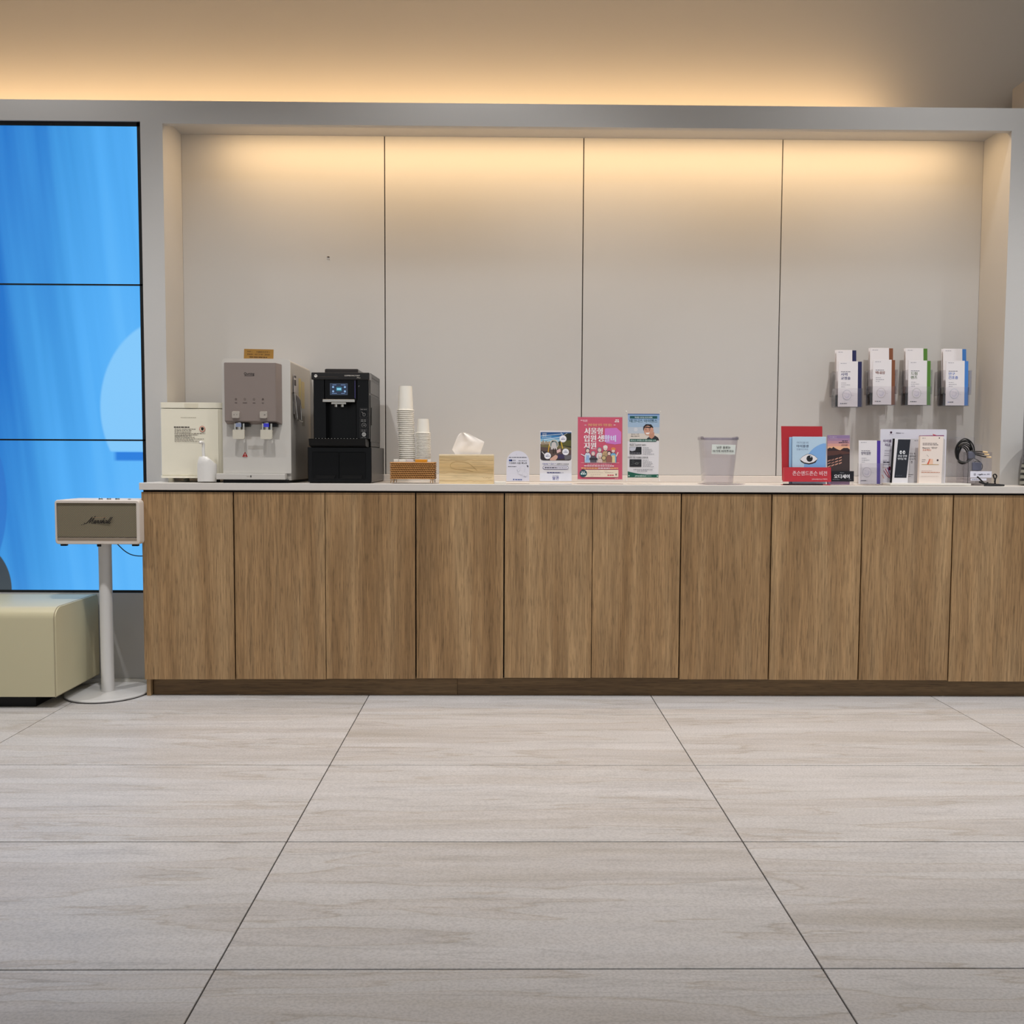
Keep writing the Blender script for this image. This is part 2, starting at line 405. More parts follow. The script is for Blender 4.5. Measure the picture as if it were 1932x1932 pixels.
# LED strips that light niche and cove
def strip(name, x0, x1, y, z, label):
    bm = BM(); box(bm, x0, x1, y-.008, y+.008, z-.004, z+.004)
    t = obj(name, bm, mat('aluminium_channel', (190, 188, 184), .35, .8)); tag(t, label, 'light strip'); return t
strip('light_channel', -1.28, 2.07, .075, 2.4745, 'slim aluminium light channel in the ceiling slot of the niche')
strip('light_channel', -3.3, 1.8, .27, 2.579, 'slim aluminium light channel on top of the beam under the upper wall')
# downlights
def downlight(x, y):
    t = thing('downlight', 'round recessed ceiling downlight', 'light', (x, y, CEIL), 'recessed downlights')
    bm = BM(); lathe(bm, [(.045, -.001), (.06, -.004), (.062, 0), (.045, 0)], 24); obj('trim_ring', bm, WHITEP, t)
    bm = BM(); lathe(bm, [(0, -.0005), (.045, -.0005)], 24); obj('lens', bm, mat('lamp_lens', (255, 250, 240), .5, emit=(255, 250, 240), estr=6), t)
for x, y in ROW1+ROW2+ROW3: downlight(x, y)

# ================================================================== VIDEO WALL (three panels of a column)
def screen_material():
    m = bpy.data.materials.new('blue_video_image'); m.use_nodes = True; nt = m.node_tree; n = nt.nodes; L = nt.links
    b = n['Principled BSDF']; b.inputs['Base Color'].default_value = (.004, .004, .005, 1); b.inputs['Roughness'].default_value = .3
    ge = n.new('ShaderNodeNewGeometry'); sx = n.new('ShaderNodeSeparateXYZ'); L.new(ge.outputs['Position'], sx.inputs[0])
    def M(op, a, b_=None, c=None):
        q = n.new('ShaderNodeMath'); q.operation = op
        for i, w in enumerate((a, b_, c)):
            if w is None: continue
            if isinstance(w, (int, float)): q.inputs[i].default_value = w
            else: L.new(w, q.inputs[i])
        return q.outputs[0]
    X, Z = sx.outputs['X'], sx.outputs['Z']
    # folds of a curtain: x measured along slightly slanted folds
    fx = M('ADD', X, M('MULTIPLY', M('SUBTRACT', Z, 1.4), .11))
    cb = n.new('ShaderNodeCombineXYZ'); L.new(M('MULTIPLY', fx, 5.2), cb.inputs[0]); L.new(M('MULTIPLY', Z, .22), cb.inputs[1])
    nz = n.new('ShaderNodeTexNoise'); nz.inputs['Scale'].default_value = 1.7; nz.inputs['Detail'].default_value = 2.5; L.new(cb.outputs[0], nz.inputs['Vector'])
    gx = M('MULTIPLY', M('ADD', X, 2.2), 1.25)
    gz = M('MULTIPLY', M('SUBTRACT', 2.44, Z), .16)
    t = M('ADD', M('ADD', gx, gz), M('MULTIPLY', M('SUBTRACT', nz.outputs['Fac'], .5), 1.1))
    rp = n.new('ShaderNodeValToRGB'); L.new(t, rp.inputs[0]); cr_ = rp.color_ramp
    cr_.elements[0].position = .0; cr_.elements[0].color = rgb(32, 118, 205); cr_.elements[1].position = 1.0; cr_.elements[1].color = rgb(96, 186, 255)
    e = cr_.elements.new(.45); e.color = rgb(66, 158, 232); e = cr_.elements.new(.75); e.color = rgb(82, 176, 250)
    col = rp.outputs[0]
    def blend(mask, c, prev):
        mx = n.new('ShaderNodeMix'); mx.data_type = 'RGBA'; L.new(mask, mx.inputs[0]); L.new(prev, mx.inputs[6]); mx.inputs[7].default_value = rgb(*c); return mx.outputs[2]
    def ell(cx_, cz_, rx, rz, soft=.03):
        d = M('SQRT', M('ADD', M('POWER', M('DIVIDE', M('SUBTRACT', X, cx_), rx), 2), M('POWER', M('DIVIDE', M('SUBTRACT', Z, cz_), rz), 2)))
        q = M('DIVIDE', M('SUBTRACT', 1.0, d), soft); q2 = n.new('ShaderNodeClamp'); L.new(q, q2.inputs[0]); return q2.outputs[0]
    def step(v_, lo, hi):
        r = n.new('ShaderNodeMapRange'); r.inputs[1].default_value = lo; r.inputs[2].default_value = hi; L.new(v_, r.inputs[0]); return r.outputs[0]
    # big pale round shape cut by the right side, dark lip under it
    lens = M('MULTIPLY', ell(-1.43, 1.22, .335, .40), step(Z, 1.025, 1.035))
    col = blend(lens, (132, 203, 255), col)
    lip = M('MULTIPLY', M('MULTIPLY', step(X, -1.71, -1.69), step(Z, .985, .995)), M('SUBTRACT', 1.0, step(Z, 1.025, 1.03)))
    col = blend(lip, (38, 128, 225), col)
    # darker blue drapery and a grey rounded shape in the lower left
    col = blend(M('MULTIPLY', ell(-2.38, .82, .205, .40), .8), (44, 118, 205), col)
    col = blend(ell(-2.31, .42, .145, .20), (62, 72, 80), col)
    L.new(col, b.inputs['Emission Color']); b.inputs['Emission Strength'].default_value = .95
    return m
SCR = screen_material(); BEZ = mat('black_bezel', (6, 6, 8), .4)
zs = [SZ1, 1.7523, 1.0794, SZ0]
for k, nm in enumerate(('top', 'middle', 'bottom')):
    z1, z0 = zs[k], zs[k+1]; x0, x1 = -2.62, SX1
    t = thing('display_screen', '%s of the three stacked black-framed displays showing a bright blue picture' % {'top': 'topmost', 'middle': 'middle', 'bottom': 'lowest'}[nm], 'display', (-2.09, YW+.06, z0), 'blue displays of the video wall')
    bw = .018; th = .0035
    tb = bw if k == 0 else th; bb_ = .012 if k == 2 else th
    bm = BM()
    X0, X1, H = x0+2.09, x1+2.09, z1-z0
    box(bm, X0, X1, -.05, 0, H-tb, H); box(bm, X0, X1, -.05, 0, 0, bb_); box(bm, X1-bw, X1, -.05, 0, 0, H); box(bm, X0, X0+th, -.05, 0, 0, H); box(bm, X0, X1, -.012, .0, 0, H)
    obj('bezel', bm, BEZ, t)
    bm = BM(); box(bm, X0+th, X1-bw, -.046, -.013, bb_, H-tb); obj('screen', bm, SCR, t)
# display column further left fills the view beyond
# ================================================================== COUNTER
YD, YK, YS = -.204, -.164, -.212
bm = BM(); p0 = at(262, 917, Y=YS)
box(bm, p0.x, 3.3, YS, YW, CT-.030, CT, .002, 2)
box(bm, NX0+.001, NX1-.001, YW-.005, YB-.001, CT-.030, CT-.0001)
ctop = obj('countertop', bm, STONE); tag(obj('backsplash', box(BM(), NX0+.001, NX1-.001, YB-.022, YB-.001, CT+.0001, CT+.0313, .0015, 1), STONE), 'low cream upstand strip along the back of the countertop, against the niche panels', 'backsplash')
tag(ctop, 'long cream solid-surface countertop on the oak cabinets, filling the niche', 'countertop')
# doors (left edge, right edge at the top and bottom gaps, measured)
gt = [269.5, 442, 614, 784.5, 951, 1117, 1283.5, 1453.5, 1624, 1794.5, 1965]
gb = [1282, 1281.5, 1281, 1280, 1279, 1279, 1281.5, 1282.5, 1283, 1285.5, 1287]
tp = [928.2, 928.8, 929.3, 930, 931, 931.2, 932, 933, 933.6, 934.3, 934.6]
dx = [at(u, 1090, Y=YD).x for u in gt]
units = [(0, 1), (1, 3), (3, 4), (4, 6), (6, 7), (7, 8), (8, 9), (9, 10)]
words = ['single-door oak base cabinet at the left end, beside the speaker stand', 'two-door oak base cabinet under the water dispenser and coffee machine',
         'single-door oak base cabinet under the wooden tissue box', 'two-door oak base cabinet under the pink poster and the small banner',
         'single-door oak base cabinet under the clear plastic bin', 'single-door oak base cabinet under the red brochure stand',
         'single-door oak base cabinet under the white brochure board', 'single-door oak base cabinet at the right end, under the loose black cable']
for (a, b), w in zip(units, words):
    xa, xb = dx[a], dx[b]; xm = (xa+xb)/2
    t = thing('base_cabinet', w, 'cabinet', (xm, YD, 0), 'oak base cabinets')
    bm = BM(); box(bm, xa-xm+.001, xb-xm-.001, .022, .215, .079, .862)
    obj('carcass', bm, DARKGAP, t)
    bm = BM()
    if a == 0: box(bm, xa-xm, xa-xm+.017, .020, .223, .0, .862, .0006, 1); obj('side_panel', bm, OAK, t)
    else: bm.free()
    for q in range(a, b):
        wide = .0056; thin = .0028
        l = wide/2 if q == a else thin/2; r = wide/2 if q == b-1 else thin/2
        if q == 0: l = 0
        zt = at(gt[q]+80, (tp[q]+tp[q+1])/2, Y=YD).z; zb = at(gt[q]+80, gb[q if q not in (0, 9) else q]+ (0 if q else 0), Y=YD).z
        if q >= 6: zb -= .001
        bm = BM(); box(bm, dx[q]+l, dx[q+1]-r, 0, .019, zb, zt, .0008, 1)
        d = obj('door', bm, OAK, t, (-xm, 0, 0))
# black shadow-gap rail above the doors
bm = BM(); box(bm, dx[0]+.004, 2.6, YD+.012, YD+.016, .855, CT-.0301)
tag(obj('finger_rail', bm, DARKGAP), 'thin black recessed rail between the countertop and the oak doors', 'rail')
xk = at(863, 1295, Y=YK).x; xl = at(290, 1295, Y=YK).x
for a, b, w in ((xl, xk-.0006, 'dark oak plinth board on the floor under the left cabinet doors'), (xk+.0006, 2.6, 'dark oak plinth board on the floor under the middle and right cabinet doors')):
    bm = BM(); box(bm, a, b, YK, YK+.018, 0, .078, .0005, 1); tag(obj('plinth', bm, OAK_K), w, 'plinth')

# ================================================================== FREE-STANDING, LEFT
# bluetooth loudspeaker on its white pole stand
SPX, SPY = -1.673, -.150; SPZ = at(185, 1027, Y=-.245).z-.0006
t = thing('speaker_stand', 'white round-based pole stand carrying the small loudspeaker, left of the oak cabinets', 'stand', (SPX, SPY, 0))
WST = mat('white_powder_coat', (205, 203, 200), .38, noise=.02)
bm = BM(); lathe(bm, [(0, .003), (.166, .003), (.170, .006), (.170, .010), (.167, .0125), (.03, .0135), (0, .0135)], 64); obj('base_plate', bm, WST, t, smooth=True)
bm = BM(); lathe(bm, [(0, 0), (.163, 0), (.163, .0029), (0, .0029)], 48); obj('base_pad', bm, BLACKM, t)
bm = BM(); lathe(bm, [(0, .0136), (.0285, .0136), (.0285, .016), (.0262, .020), (.0262, SPZ), (0, SPZ)], 32); obj('pole', bm, WST, t, smooth=True)
L = Loc(185, -.245, Z=0); zf = lambda v: at(185, v, Y=-.245).z
Xl, Xr = at(103, 985, Y=-.245).x, at(264.3, 985, Y=-.245).x; xm = (Xl+Xr)/2; w = (Xr-Xl)/2
zb, zt = at(185, 1027, Y=-.245).z, at(185, 943.5, Y=-.245).z
t = thing('loudspeaker', 'cream retro loudspeaker with woven grey grille and script logo on the pole stand', 'speaker', (xm, -.245, zb))
h = zt-zb; D = .19
SHELL = mat('cream_vinyl', (214, 203, 192), .5, noise=.03, scale=300, bump=.15)
# shell: rounded ring around a recessed front
bm = BM()
out = rrect(-w, w, 0, h, .014, 5); inn = rrect(-w+.0078, w-.0147, .0130, h-.0122, .003, 5)
vo = [bm.verts.new((a, 0.004, b)) for a, b in out]; vf = [bm.verts.new((a*.985, 0, h/2+(b-h/2)*.97)) for a, b in out]
vi = [bm.verts.new((a, 0, b)) for a, b in inn]; vj = [bm.verts.new((a, .014, b)) for a, b in inn]; vb = [bm.verts.new((a, D, b)) for a, b in out]
n = len(out)
for i in range(n):
    j = (i+1) % n
    for A, B in ((vb, vo), (vo, vf), (vf, vi), (vi, vj)): bm.faces.new((A[i], A[j], B[j], B[i]))
bm.faces.new(vb); bm.faces.new(vj[::-1]); bmesh.ops.recalc_face_normals(bm, faces=bm.faces[:])
obj('cabinet', bm, SHELL, t, smooth=True)
def grille_material():
    m = bpy.data.materials.new('woven_grille_cloth'); m.use_nodes = True; nt = m.node_tree; nn = nt.nodes; Lk = nt.links
    b = nn['Principled BSDF']; b.inputs['Roughness'].default_value = .8
    tc = nn.new('ShaderNodeTexCoord'); outc = None; facs = []
    for ang in (45, -45):
        mp = nn.new('ShaderNodeMapping'); mp.inputs['Rotation'].default_value = (0, math.radians(ang), 0); Lk.new(tc.outputs['Object'], mp.inputs[0])
        wv = nn.new('ShaderNodeTexWave'); wv.inputs['Scale'].default_value = 62; wv.inputs['Distortion'].default_value = .6; wv.inputs['Detail'].default_value = 1; Lk.new(mp.outputs[0], wv.inputs['Vector']); facs.append(wv.outputs['Fac'])
    ma = nn.new('ShaderNodeMath'); ma.operation = 'MULTIPLY'; Lk.new(facs[0], ma.inputs[0]); Lk.new(facs[1], ma.inputs[1])
    rp = nn.new('ShaderNodeValToRGB'); Lk.new(ma.outputs[0], rp.inputs[0]); rp.color_ramp.elements[0].color = rgb(86, 78, 62); rp.color_ramp.elements[1].color = rgb(160, 150, 124); rp.color_ramp.elements[1].position = .6
    Lk.new(rp.outputs[0], b.inputs['Base Color']); return m
bm = BM(); box(bm, -w+.0082, w-.0150, .005, .0138, .0285, h-.0126, .002, 2); obj('grille', bm, grille_material(), t)
bm = BM(); box(bm, -w+.0081, w-.0149, .006, .0138, .0133, .0262, .001, 1); obj('control_strip', bm, mat('taupe_trim', (160, 145, 128), .35, .3), t)
Ls = Loc(185, -.245, Z=zb); 
class LL:  # frame centred on this loudspeaker
    def x(s, u): return (u-(103+264.3)/2)*Ls.s
    def z(s, v): return (1027-v)*Ls.s
P = Print(LL(), .0049, 'script_logo')
IN = (24, 16, 12)
def script(strokes, u0, v0, sx, sv, w, sh=.55):
    for s_ in strokes:
        C_ = catmull([(a, b, 0) for a, b in s_], 4)
        for p_, q_ in zip(C_, C_[1:]):
            f1 = lambda p: (u0+p.x*sx+p.y*sv*sh, v0-p.y*sv)
            (a, b), (c, d) = f1(p_), f1(q_); P.line(a, b, c+(c-a)*.12, d+(d-b)*.12, w, IN)
script([[(-1.2, .15), (-.5, -.1), (0, .2), (.5, 1.3), (.75, 1.9)], [(.75, 1.9), (.75, 1), (.85, 0)], [(.85, 0), (1.3, 1), (1.8, 2.0)], [(1.8, 2.0), (1.65, 1), (1.75, .1), (2.1, .1)],   # M
        [(2.9, .8), (2.5, .75), (2.3, .3), (2.5, 0), (2.9, .4), (3.0, .8), (2.95, .2), (3.2, 0), (3.5, .4)],                                            # a
        [(3.5, .4), (3.7, .85), (3.75, .7), (4.1, .75), (4.0, .2), (4.2, 0), (4.5, .4)],                                                                # r
        [(4.5, .4), (4.8, .95), (4.95, .5), (4.95, .1), (4.55, .05)], [(4.6, .05), (5.2, .2), (5.5, .6)],                                                # s
        [(5.3, .4), (5.65, 1.3), (5.75, 1.7), (5.6, 1.5), (5.5, 0)], [(5.55, .3), (5.9, .8), (6.1, .6), (6.05, .1), (6.4, .2)],                              # h
        [(7.1, .8), (6.7, .75), (6.5, .3), (6.7, 0), (7.1, .4), (7.2, .8), (7.15, .2), (7.4, .05)],                                                      # a
        [(7.4, .1), (7.85, 1.3), (7.95, 1.8), (7.75, 1.5), (7.7, .2), (7.95, 0)], [(8.0, .1), (8.45, 1.3), (8.55, 1.8), (8.35, 1.5), (8.3, .2), (8.6, 0), (8.9, .4)]],   # l l
       163, 987.5, 5.0, 6.6, 1.15)
P.line(153, 990.5, 160, 989, .8, (26, 18, 14)); P.line(176, 976.5, 200, 976, .7, (150, 120, 90)); P.done(t)
for fx in (-w+.028, w-.028):
    for fy in (.02, D-.03):
        bm = BM(); box(bm, fx-.013, fx+.013, fy-.008, fy+.008, -.0085, 0, .002); obj('rubber_foot', bm, BLACKM, t)
for kx in (-.004, .030, .065):
    bm = BM(); lathe(bm, [(.0085, 0), (.0085, .0045), (.0075, .006), (0, .006)], 20, cx=kx, cy_=.045, cz=h); obj('knob', bm, CHROME, t, smooth=True)
bm = BM(); box(bm, .11, .119, .04, .05, h, h+.004, .001); obj('switch', bm, CHROME, t)
for q, o in enumerate([c for c in t.children if c.name.startswith('rubber_foot')]): pass
bm = BM(); cyl(bm, (-.0, .012, -.0005), (0, .012, -.010), .0085, 14); obj('port_plug', bm, BLACKM, t)
# its cable
bm = BM(); a = at(222, 1028, Y=-.13); 
pts = [at(219, 1024, Y=-.10), at(226, 1031, Y=-.10), at(236, 1040, Y=-.10), at(248, 1046.5, Y=-.10), at(262, 1049, Y=-.09), at(276, 1048.5, Y=-.07)]
pts = [Vector(p) for p in pts]; pts[-1].x = min(pts[-1].x, -1.497)
tube(bm, pts, .0022, 6, 5); tag(obj('power_cable', bm, mat('navy_black_cable', (14, 14, 30), .4), smooth=True), 'thin black cable hanging from the underside of the cream loudspeaker', 'cable')

# ottoman bench
OX1 = at(106, 1240, Y=-.385).x; OX0 = OX1-1.15
t = thing('bench', 'cream leatherette upholstered bench at the left, in front of the blue displays', 'bench', ((OX0+OX1)/2, -.385, 0))
w = (OX1-OX0)/2; OT = .405; OB = .047
LEA = mat('cream_leatherette', (205, 197, 163), .42, noise=.03, scale=400, bump=.08)
bm = BM()
prof = [(0, OB), (0, OT-.045)] + [(.045-.045*math.cos(math.radians(a)), OT-.045+.045*math.sin(math.radians(a))) for a in (15, 30, 45, 60, 75, 90)] + [(.37, OT)] + [(.37+.02*math.sin(math.radians(a)), OT-.02+.02*math.cos(math.radians(a))) for a in (30, 60, 90)] + [(.39, OB)]
prism(bm, prof, -w+.006, w-.006, 'x'); obj('seat_body', bm, LEA, t, smooth=True)
for sx_, nm in ((-1, 'side_panel'), (1, 'side_panel')):
    bm = BM(); ins = [(max(.001, min(.389, y)), z) for y, z in prof]
    x0, x1 = (w-.006, w) if sx_ > 0 else (-w, -w+.006)
    if sx_ > 0: prism(bm, ins, x0, x1, 'x', scale1=.985)
    else: prism(bm, ins, x1, x0, 'x', scale1=.985)
    obj(nm, bm, LEA, t, smooth=False)
bm = BM(); ring = [Vector((w-.006, y, z)) for y, z in prof]; tube(bm, ring, .0022, 6, 0, closed=True); obj('piping', bm, mat('seam_piping', (170, 160, 132), .5), t, smooth=True)
bm = BM(); box(bm, -w+.10, w-.10, .03, .36, 0, OB); obj('plinth_base', bm, BLACKM, t)

# ================================================================== ON THE COUNTER
DKTXT = (52, 46, 42)
# ---- ice machine
L = Loc(362, -.135, vguess=905)
t = thing('ice_machine', 'ivory boxy ice machine with printed instructions at the left end of the counter', 'appliance', L.loc())
bm = BM(); x0, x1 = L.x(303.5), L.x(421); zb_, zt_ = L.z(902), L.z(760)
prism(bm, rrect(x0, x1, .002, .265, (.006, .006, .012, .03), 5), zb_+.008, L.z(771.5), 'z'); obj('housing', bm, IVORY, t, smooth=True)
bm = BM(); prism(bm, rrect(x0, x1, 0, .267, (.006, .006, .012, .03), 5), L.z(770.5), zt_, 'z'); obj('lid', bm, IVORY, t, smooth=True)
bm = BM(); prism(bm, rrect(L.x(306), L.x(413), L.z(896.5), L.z(772.5), (.006, .004, .004, .006), 4), .0005, .004, 'y'); obj('front_panel', bm, IVORY, t)
bm = BM(); prism(bm, rrect(x0-.001, x1, -.003, .267, (.006, .006, .012, .03), 5), zb_, zb_+.0095, 'z'); obj('base_rim', bm, IVORY, t, smooth=True)
bm = BM(); prism(bm, rrect(L.x(350), L.x(376), L.z(770.5), L.z(762), (.0, .0, .008, .008), 4), -.0008, .001, 'y'); obj('finger_notch', bm, mat('ivory_shade', (222, 214, 190), .5), t)
for u in (318, 405):
    for y in (.03, .22):
        bm = BM(); lathe(bm, [(.014, 0), (.014, .001), (.011, L.z(901.5)), (0, L.z(901.5))], 16, cx=L.x(u), cy_=y); obj('foot', bm, IVORY if u < 400 else BLACKM, t)
P = Print(L, .0004, 'instruction_print'); G = (70, 62, 56)
P.dashes(343, 372, 788.5, 1.5, (188, 180, 158), 3, 2, 3)
P.rect(330, 332, 805.2, 807.6, G); P.dashes(330, 359, 806.4, 2.2, G, 4, 3, 6)
for q, (v, u1) in enumerate([(810, 371), (812.6, 363), (815.4, 363), (818, 388.5), (820.6, 375), (823, 363), (825.3, 369), (828.3, 386), (830.6, 367), (833, 378)]):
    P.dashes(331, u1, v, .95, (104, 94, 84), 10+q)
P.disc(383.3, 809.6, 5.4, (196, 44, 34)); P.disc(383.3, 809.6, 4.5, (226, 216, 190)); P.poly([(380.7, 807.2), (386, 807.2), (385.2, 812.6), (381.5, 812.6)], (34, 24, 20)); P.rect(381, 385.6, 806.4, 807.4, (34, 24, 20)); P.disc(386, 809.4, 1, (34, 24, 20))
P.done(t)
# ---- scoop
L = Loc(391, -.170, vguess=908)
t = thing('ice_scoop', 'translucent white plastic ice scoop standing upright before the ivory ice machine', 'scoop', L.loc(), rot=(math.radians(-3), 0, math.radians(6)))
SCO = mat('translucent_plastic', (236, 233, 228), .35, noise=.01)
SCO.node_tree.nodes['Principled BSDF'].inputs['Transmission Weight'].default_value = .12
bm = BM(); rows = []
for k in range(9):
    f_ = k/8; v = 909-47*f_; half = 17.3+.6*math.sin(f_*3)-(0 if f_ < .72 else (f_-.72)*9)
    row = []
    for i in range(15):
        a = math.radians(180*i/14); cut = (1-.0*f_)
        zz = L.z(v)
        # shovel mouth slopes: the right side ends lower
        xo = -half*math.cos(a); zz = min(zz, L.z(862+max(0, xo-1)*.85))
        row.append(bm.verts.new((-half*L.s*math.cos(a), -.034*math.sin(a)*(1 if f_ < .9 else .8)+.0, zz)))
    rows.append(row)
for a, b in zip(rows, rows[1:]):
    for i in range(14): bm.faces.new((a[i], a[i+1], b[i+1], b[i]))
cap = bm.verts.new((0, 0, L.z(861))); 
for i in range(14): bm.faces.new((rows[-1][i], rows[-1][i+1], cap))
bmesh.ops.recalc_face_normals(bm, faces=bm.faces[:]); bmesh.ops.solidify(bm, geom=bm.faces[:], thickness=.0018)
obj('shovel', bm, SCO, t, smooth=True)
bm = BM(); tube(bm, [(L.x(386.5), -.012, L.z(868)), (L.x(386), -.012, L.z(862)), (L.x(385.2), -.010, L.z(850)), (L.x(385), -.009, L.z(840)), (L.x(384), -.012, L.z(836)), (L.x(381.5), -.018, L.z(835)), (L.x(380.2), -.022, L.z(837))], .0062, 10, 5)
obj('handle', bm, SCO, t, smooth=True)

# ---- water dispenser
L = Loc(485, -.168, vguess=905)
t = thing('water_dispenser', 'silver-white countertop water dispenser with two taps and a taupe front panel', 'dispenser', L.loc())
BODY = mat('silver_white_body', (202, 198, 191), .42, noise=.02)
BODYS = mat('brushed_silver_side', (178, 173, 165), .38, .15, noise=.05, scale=200)
TAU = mat('taupe_panel', (144, 131, 124), .38, .2, noise=.02)
x0, x1 = L.x(421.5), L.x(549.5)
bm = BM(); prism(bm, rrect(x0, x1, L.z(893), L.z(678.5), (.016, .016, .002, .002), 6), 0, .006, 'y'); obj('front_frame', bm, BODY, t, smooth=True)
bm = BM(); prism(bm, rrect(x0+.0015, x1-.0015, L.z(906), L.z(679.5), (.015, .015, .002, .002), 6), .006, .400, 'y'); obj('housing', bm, BODYS, t, smooth=True)
bm = BM(); prism(bm, rrect(L.x(430), L.x(533), L.z(801.5), L.z(687), (.002, .002, .003, .003), 3), 0, -.012, 'y'); bx = BM(); bx.free()
# panel block: front narrower on the right (slanted cheek)
bm.free(); bm = BM()
fr_ = [(L.x(430), L.z(796)), (L.x(525.5), L.z(796)), (L.x(525.5), L.z(687.5)), (L.x(430), L.z(687.5))]; bk = [(L.x(429.5), L.z(801.5)), (L.x(534), L.z(801.5)), (L.x(534), L.z(689)), (L.x(429.5), L.z(687))]
va = [bm.verts.new((a, -.032, b)) for a, b in fr_]; vb = [bm.verts.new((a, 0, b)) for a, b in bk]
bm.faces.new(va[::-1]); bm.faces.new(vb)
for i in range(4): bm.faces.new((va[i], va[(i+1) % 4], vb[(i+1) % 4], vb[i]))
bmesh.ops.recalc_face_normals(bm, faces=bm.faces[:]); bmesh.ops.bevel(bm, geom=bm.edges[:], offset=.0018, segments=2, affect='EDGES')
pan = obj('control_panel', bm, TAU, t)
P = Print(L, -.0325, 'panel_print'); K = (34, 28, 28)
P.text('Quming', 476.5, 710, 4.6, K, width=19, bold=.012); P.rect(467.5, 485.5, 711.3, 712.1, (70, 62, 58))
for q, u in enumerate((451.5, 468, 485, 501.5)):
    P.disc(u, 755, 2.0, (92, 80, 74)); P.disc(u, 755, 1.3, (134, 121, 113))
    if q == 0: P.rect(u-1.6, u+1.6, 754.4, 755.5, (80, 70, 64))
    if q == 3: P.disc(u, 755, 1.2, (80, 70, 64))
    ww = (2.2, 4, 2.4, 2)[q]; P.rect(u-ww, u+ww, 761.2, 762.4, (92, 80, 74))
P.done(t)
for u in (451, 502.5):
    bm = BM(); prism(bm, rrect(L.x(u-7), L.x(u+7.2), L.z(790.5), L.z(777.5), .0045, 4), -.032, -.0395, 'y', scale1=.93); b = obj('tap_button', bm, mat('warm_grey_button', (176, 168, 158), .35), t, smooth=True)
    P = Print(L, -.0398, 'button_mark'); P.disc(u-2.6 if u < 480 else u+2.2, 784, .7, K); P.disc(u+2.6 if u < 480 else u+3.6, 784, .6, K); P.done(b)
for q, u in enumerate((455, 506.5)):
    bm = BM(); box(bm, L.x(u-8), L.x(u+20), -.026, -.001, L.z(806), L.z(800), .001, 1); obj('tap_recess', bm, BLACK, t)
    bm = BM(); cyl(bm, (L.x(u), -.020, L.z(798)), (L.x(u), -.020, L.z(812)), .011, 20); obj('spout', bm, CHROME, t, smooth=True)
    bm = BM(); box(bm, L.x(u-4.5), L.x(u+5), -.0325, -.0225, L.z(806.5), L.z(799.5), .001, 1); obj('status_light', bm, mat('tap_led_%d' % q, (20, 20, 26), .2, emit=(150, 160, 190) if q == 0 else (60, 60, 220), estr=.5), t)
    bm = BM(); prism(bm, rrect(L.x(u-10), L.x(u+11.5), L.z(829), L.z(811.5), (.003, .003, .006, .006), 4), -.036, -.026, 'y'); obj('lever', bm, mat('ivory_lever', (206, 200, 184), .35), t, smooth=True)
    bm = BM(); box(bm, L.x(u-8), L.x(u-5), -.028, -.004, L.z(812), L.z(800)); obj('lever_arm', bm, CHROME, t); bm = BM(); box(bm, L.x(u+8), L.x(u+11), -.028, -.004, L.z(812), L.z(800)); obj('lever_arm', bm, CHROME, t)
P = Print(L, -.0001, 'warning_print'); P.poly([(463, 852.5), (468.3, 862), (457.7, 862)][::-1], (178, 34, 34)); P.poly([(462.3, 856), (463.9, 856), (463.5, 859.5), (462.6, 859.5)], (240, 210, 205)); P.disc(463, 860.7, .6, (240, 210, 205)); P.rect(459, 467, 863.4, 864, (120, 112, 104))
P.rect(469, 497, 841, 848, (181, 176, 168)); P.done(t)
bm = BM(); box(bm, L.x(413), L.x(541.5), -.035, -.0005, L.z(904.5), L.z(893.5), .002, 2); tr = obj('drip_tray', bm, BODY, t)
P = Print(L, -.0351, 'tray_mark'); P.rect(476.8, 478.8, 896.6, 900.4, (40, 36, 34)); P.dashes(470, 476, 898.6, 1.1, (150, 143, 134), 4, 1, 1.5); P.done(tr)
bm = BM(); box(bm, x0+.006, x1-.01, -.022, .38, 0, L.z(905), .001, 1); obj('base_foot', bm, BLACKM, t)
# stickers on the side panel
xs = x1-.0015
for (y0, y1, z0, z1, cc, nm) in ((.16, .205, L.z(782), L.z(708), (200, 184, 120), 'sticker'), (.215, .275, L.z(765), L.z(712), (196, 178, 128), 'sticker'), (.225, .275, L.z(800), L.z(780), (150, 144, 132), 'sticker')):
    bm = BM(); box(bm, xs, xs+.0006, y0, y1, z0, z1); obj(nm, bm, mat('sticker_%d' % cc[0], cc, .5), t)
# gold sign on top
Lp = Loc(488, -.135, Z=.9+L.z(679.2), vguess=678)
t = thing('wifi_sign', 'small gold plate with wifi details standing on the water dispenser', 'sign', Lp.loc(), rot=(math.radians(-6), math.radians(.9), 0))
GOLD = mat('brushed_gold', (176, 132, 66), .38, .55, noise=.08, scale=120)
bm = BM(); zz = lambda v: (678.2-v)*Lp.s
box(bm, Lp.x(460), Lp.x(515.5), 0, .0015, 0, zz(657.8), .0003, 1); obj('plate', bm, GOLD, t)
bm = BM(); box(bm, Lp.x(461), Lp.x(514), .0015, .028, 0, .0015); obj('foot', bm, GOLD, t)
class LZ:
    def __init__(s, L, v0): s.L = L; s.v0 = v0
    def x(s, u): return s.L.x(u)
    def z(s, v): return (s.v0-v)*s.L.s
P = Print(LZ(Lp, 678.2), 0); K2 = (58, 34, 10)
P.text('WiFi  :', 471, 663.8, 2.4, K2, width=10.5, bold=.01); P.text('서울밝은안과 1', 495.5, 664.6, 3.1, K2, width=26, bold=.012)
P.text('PASS : 02 2181 2020', 487.5, 669.3, 2.7, K2, width=42, bold=.012); P.dashes(470.5, 504, 673.2, 1.5, K2, 5, 4, 9); P.done(t)
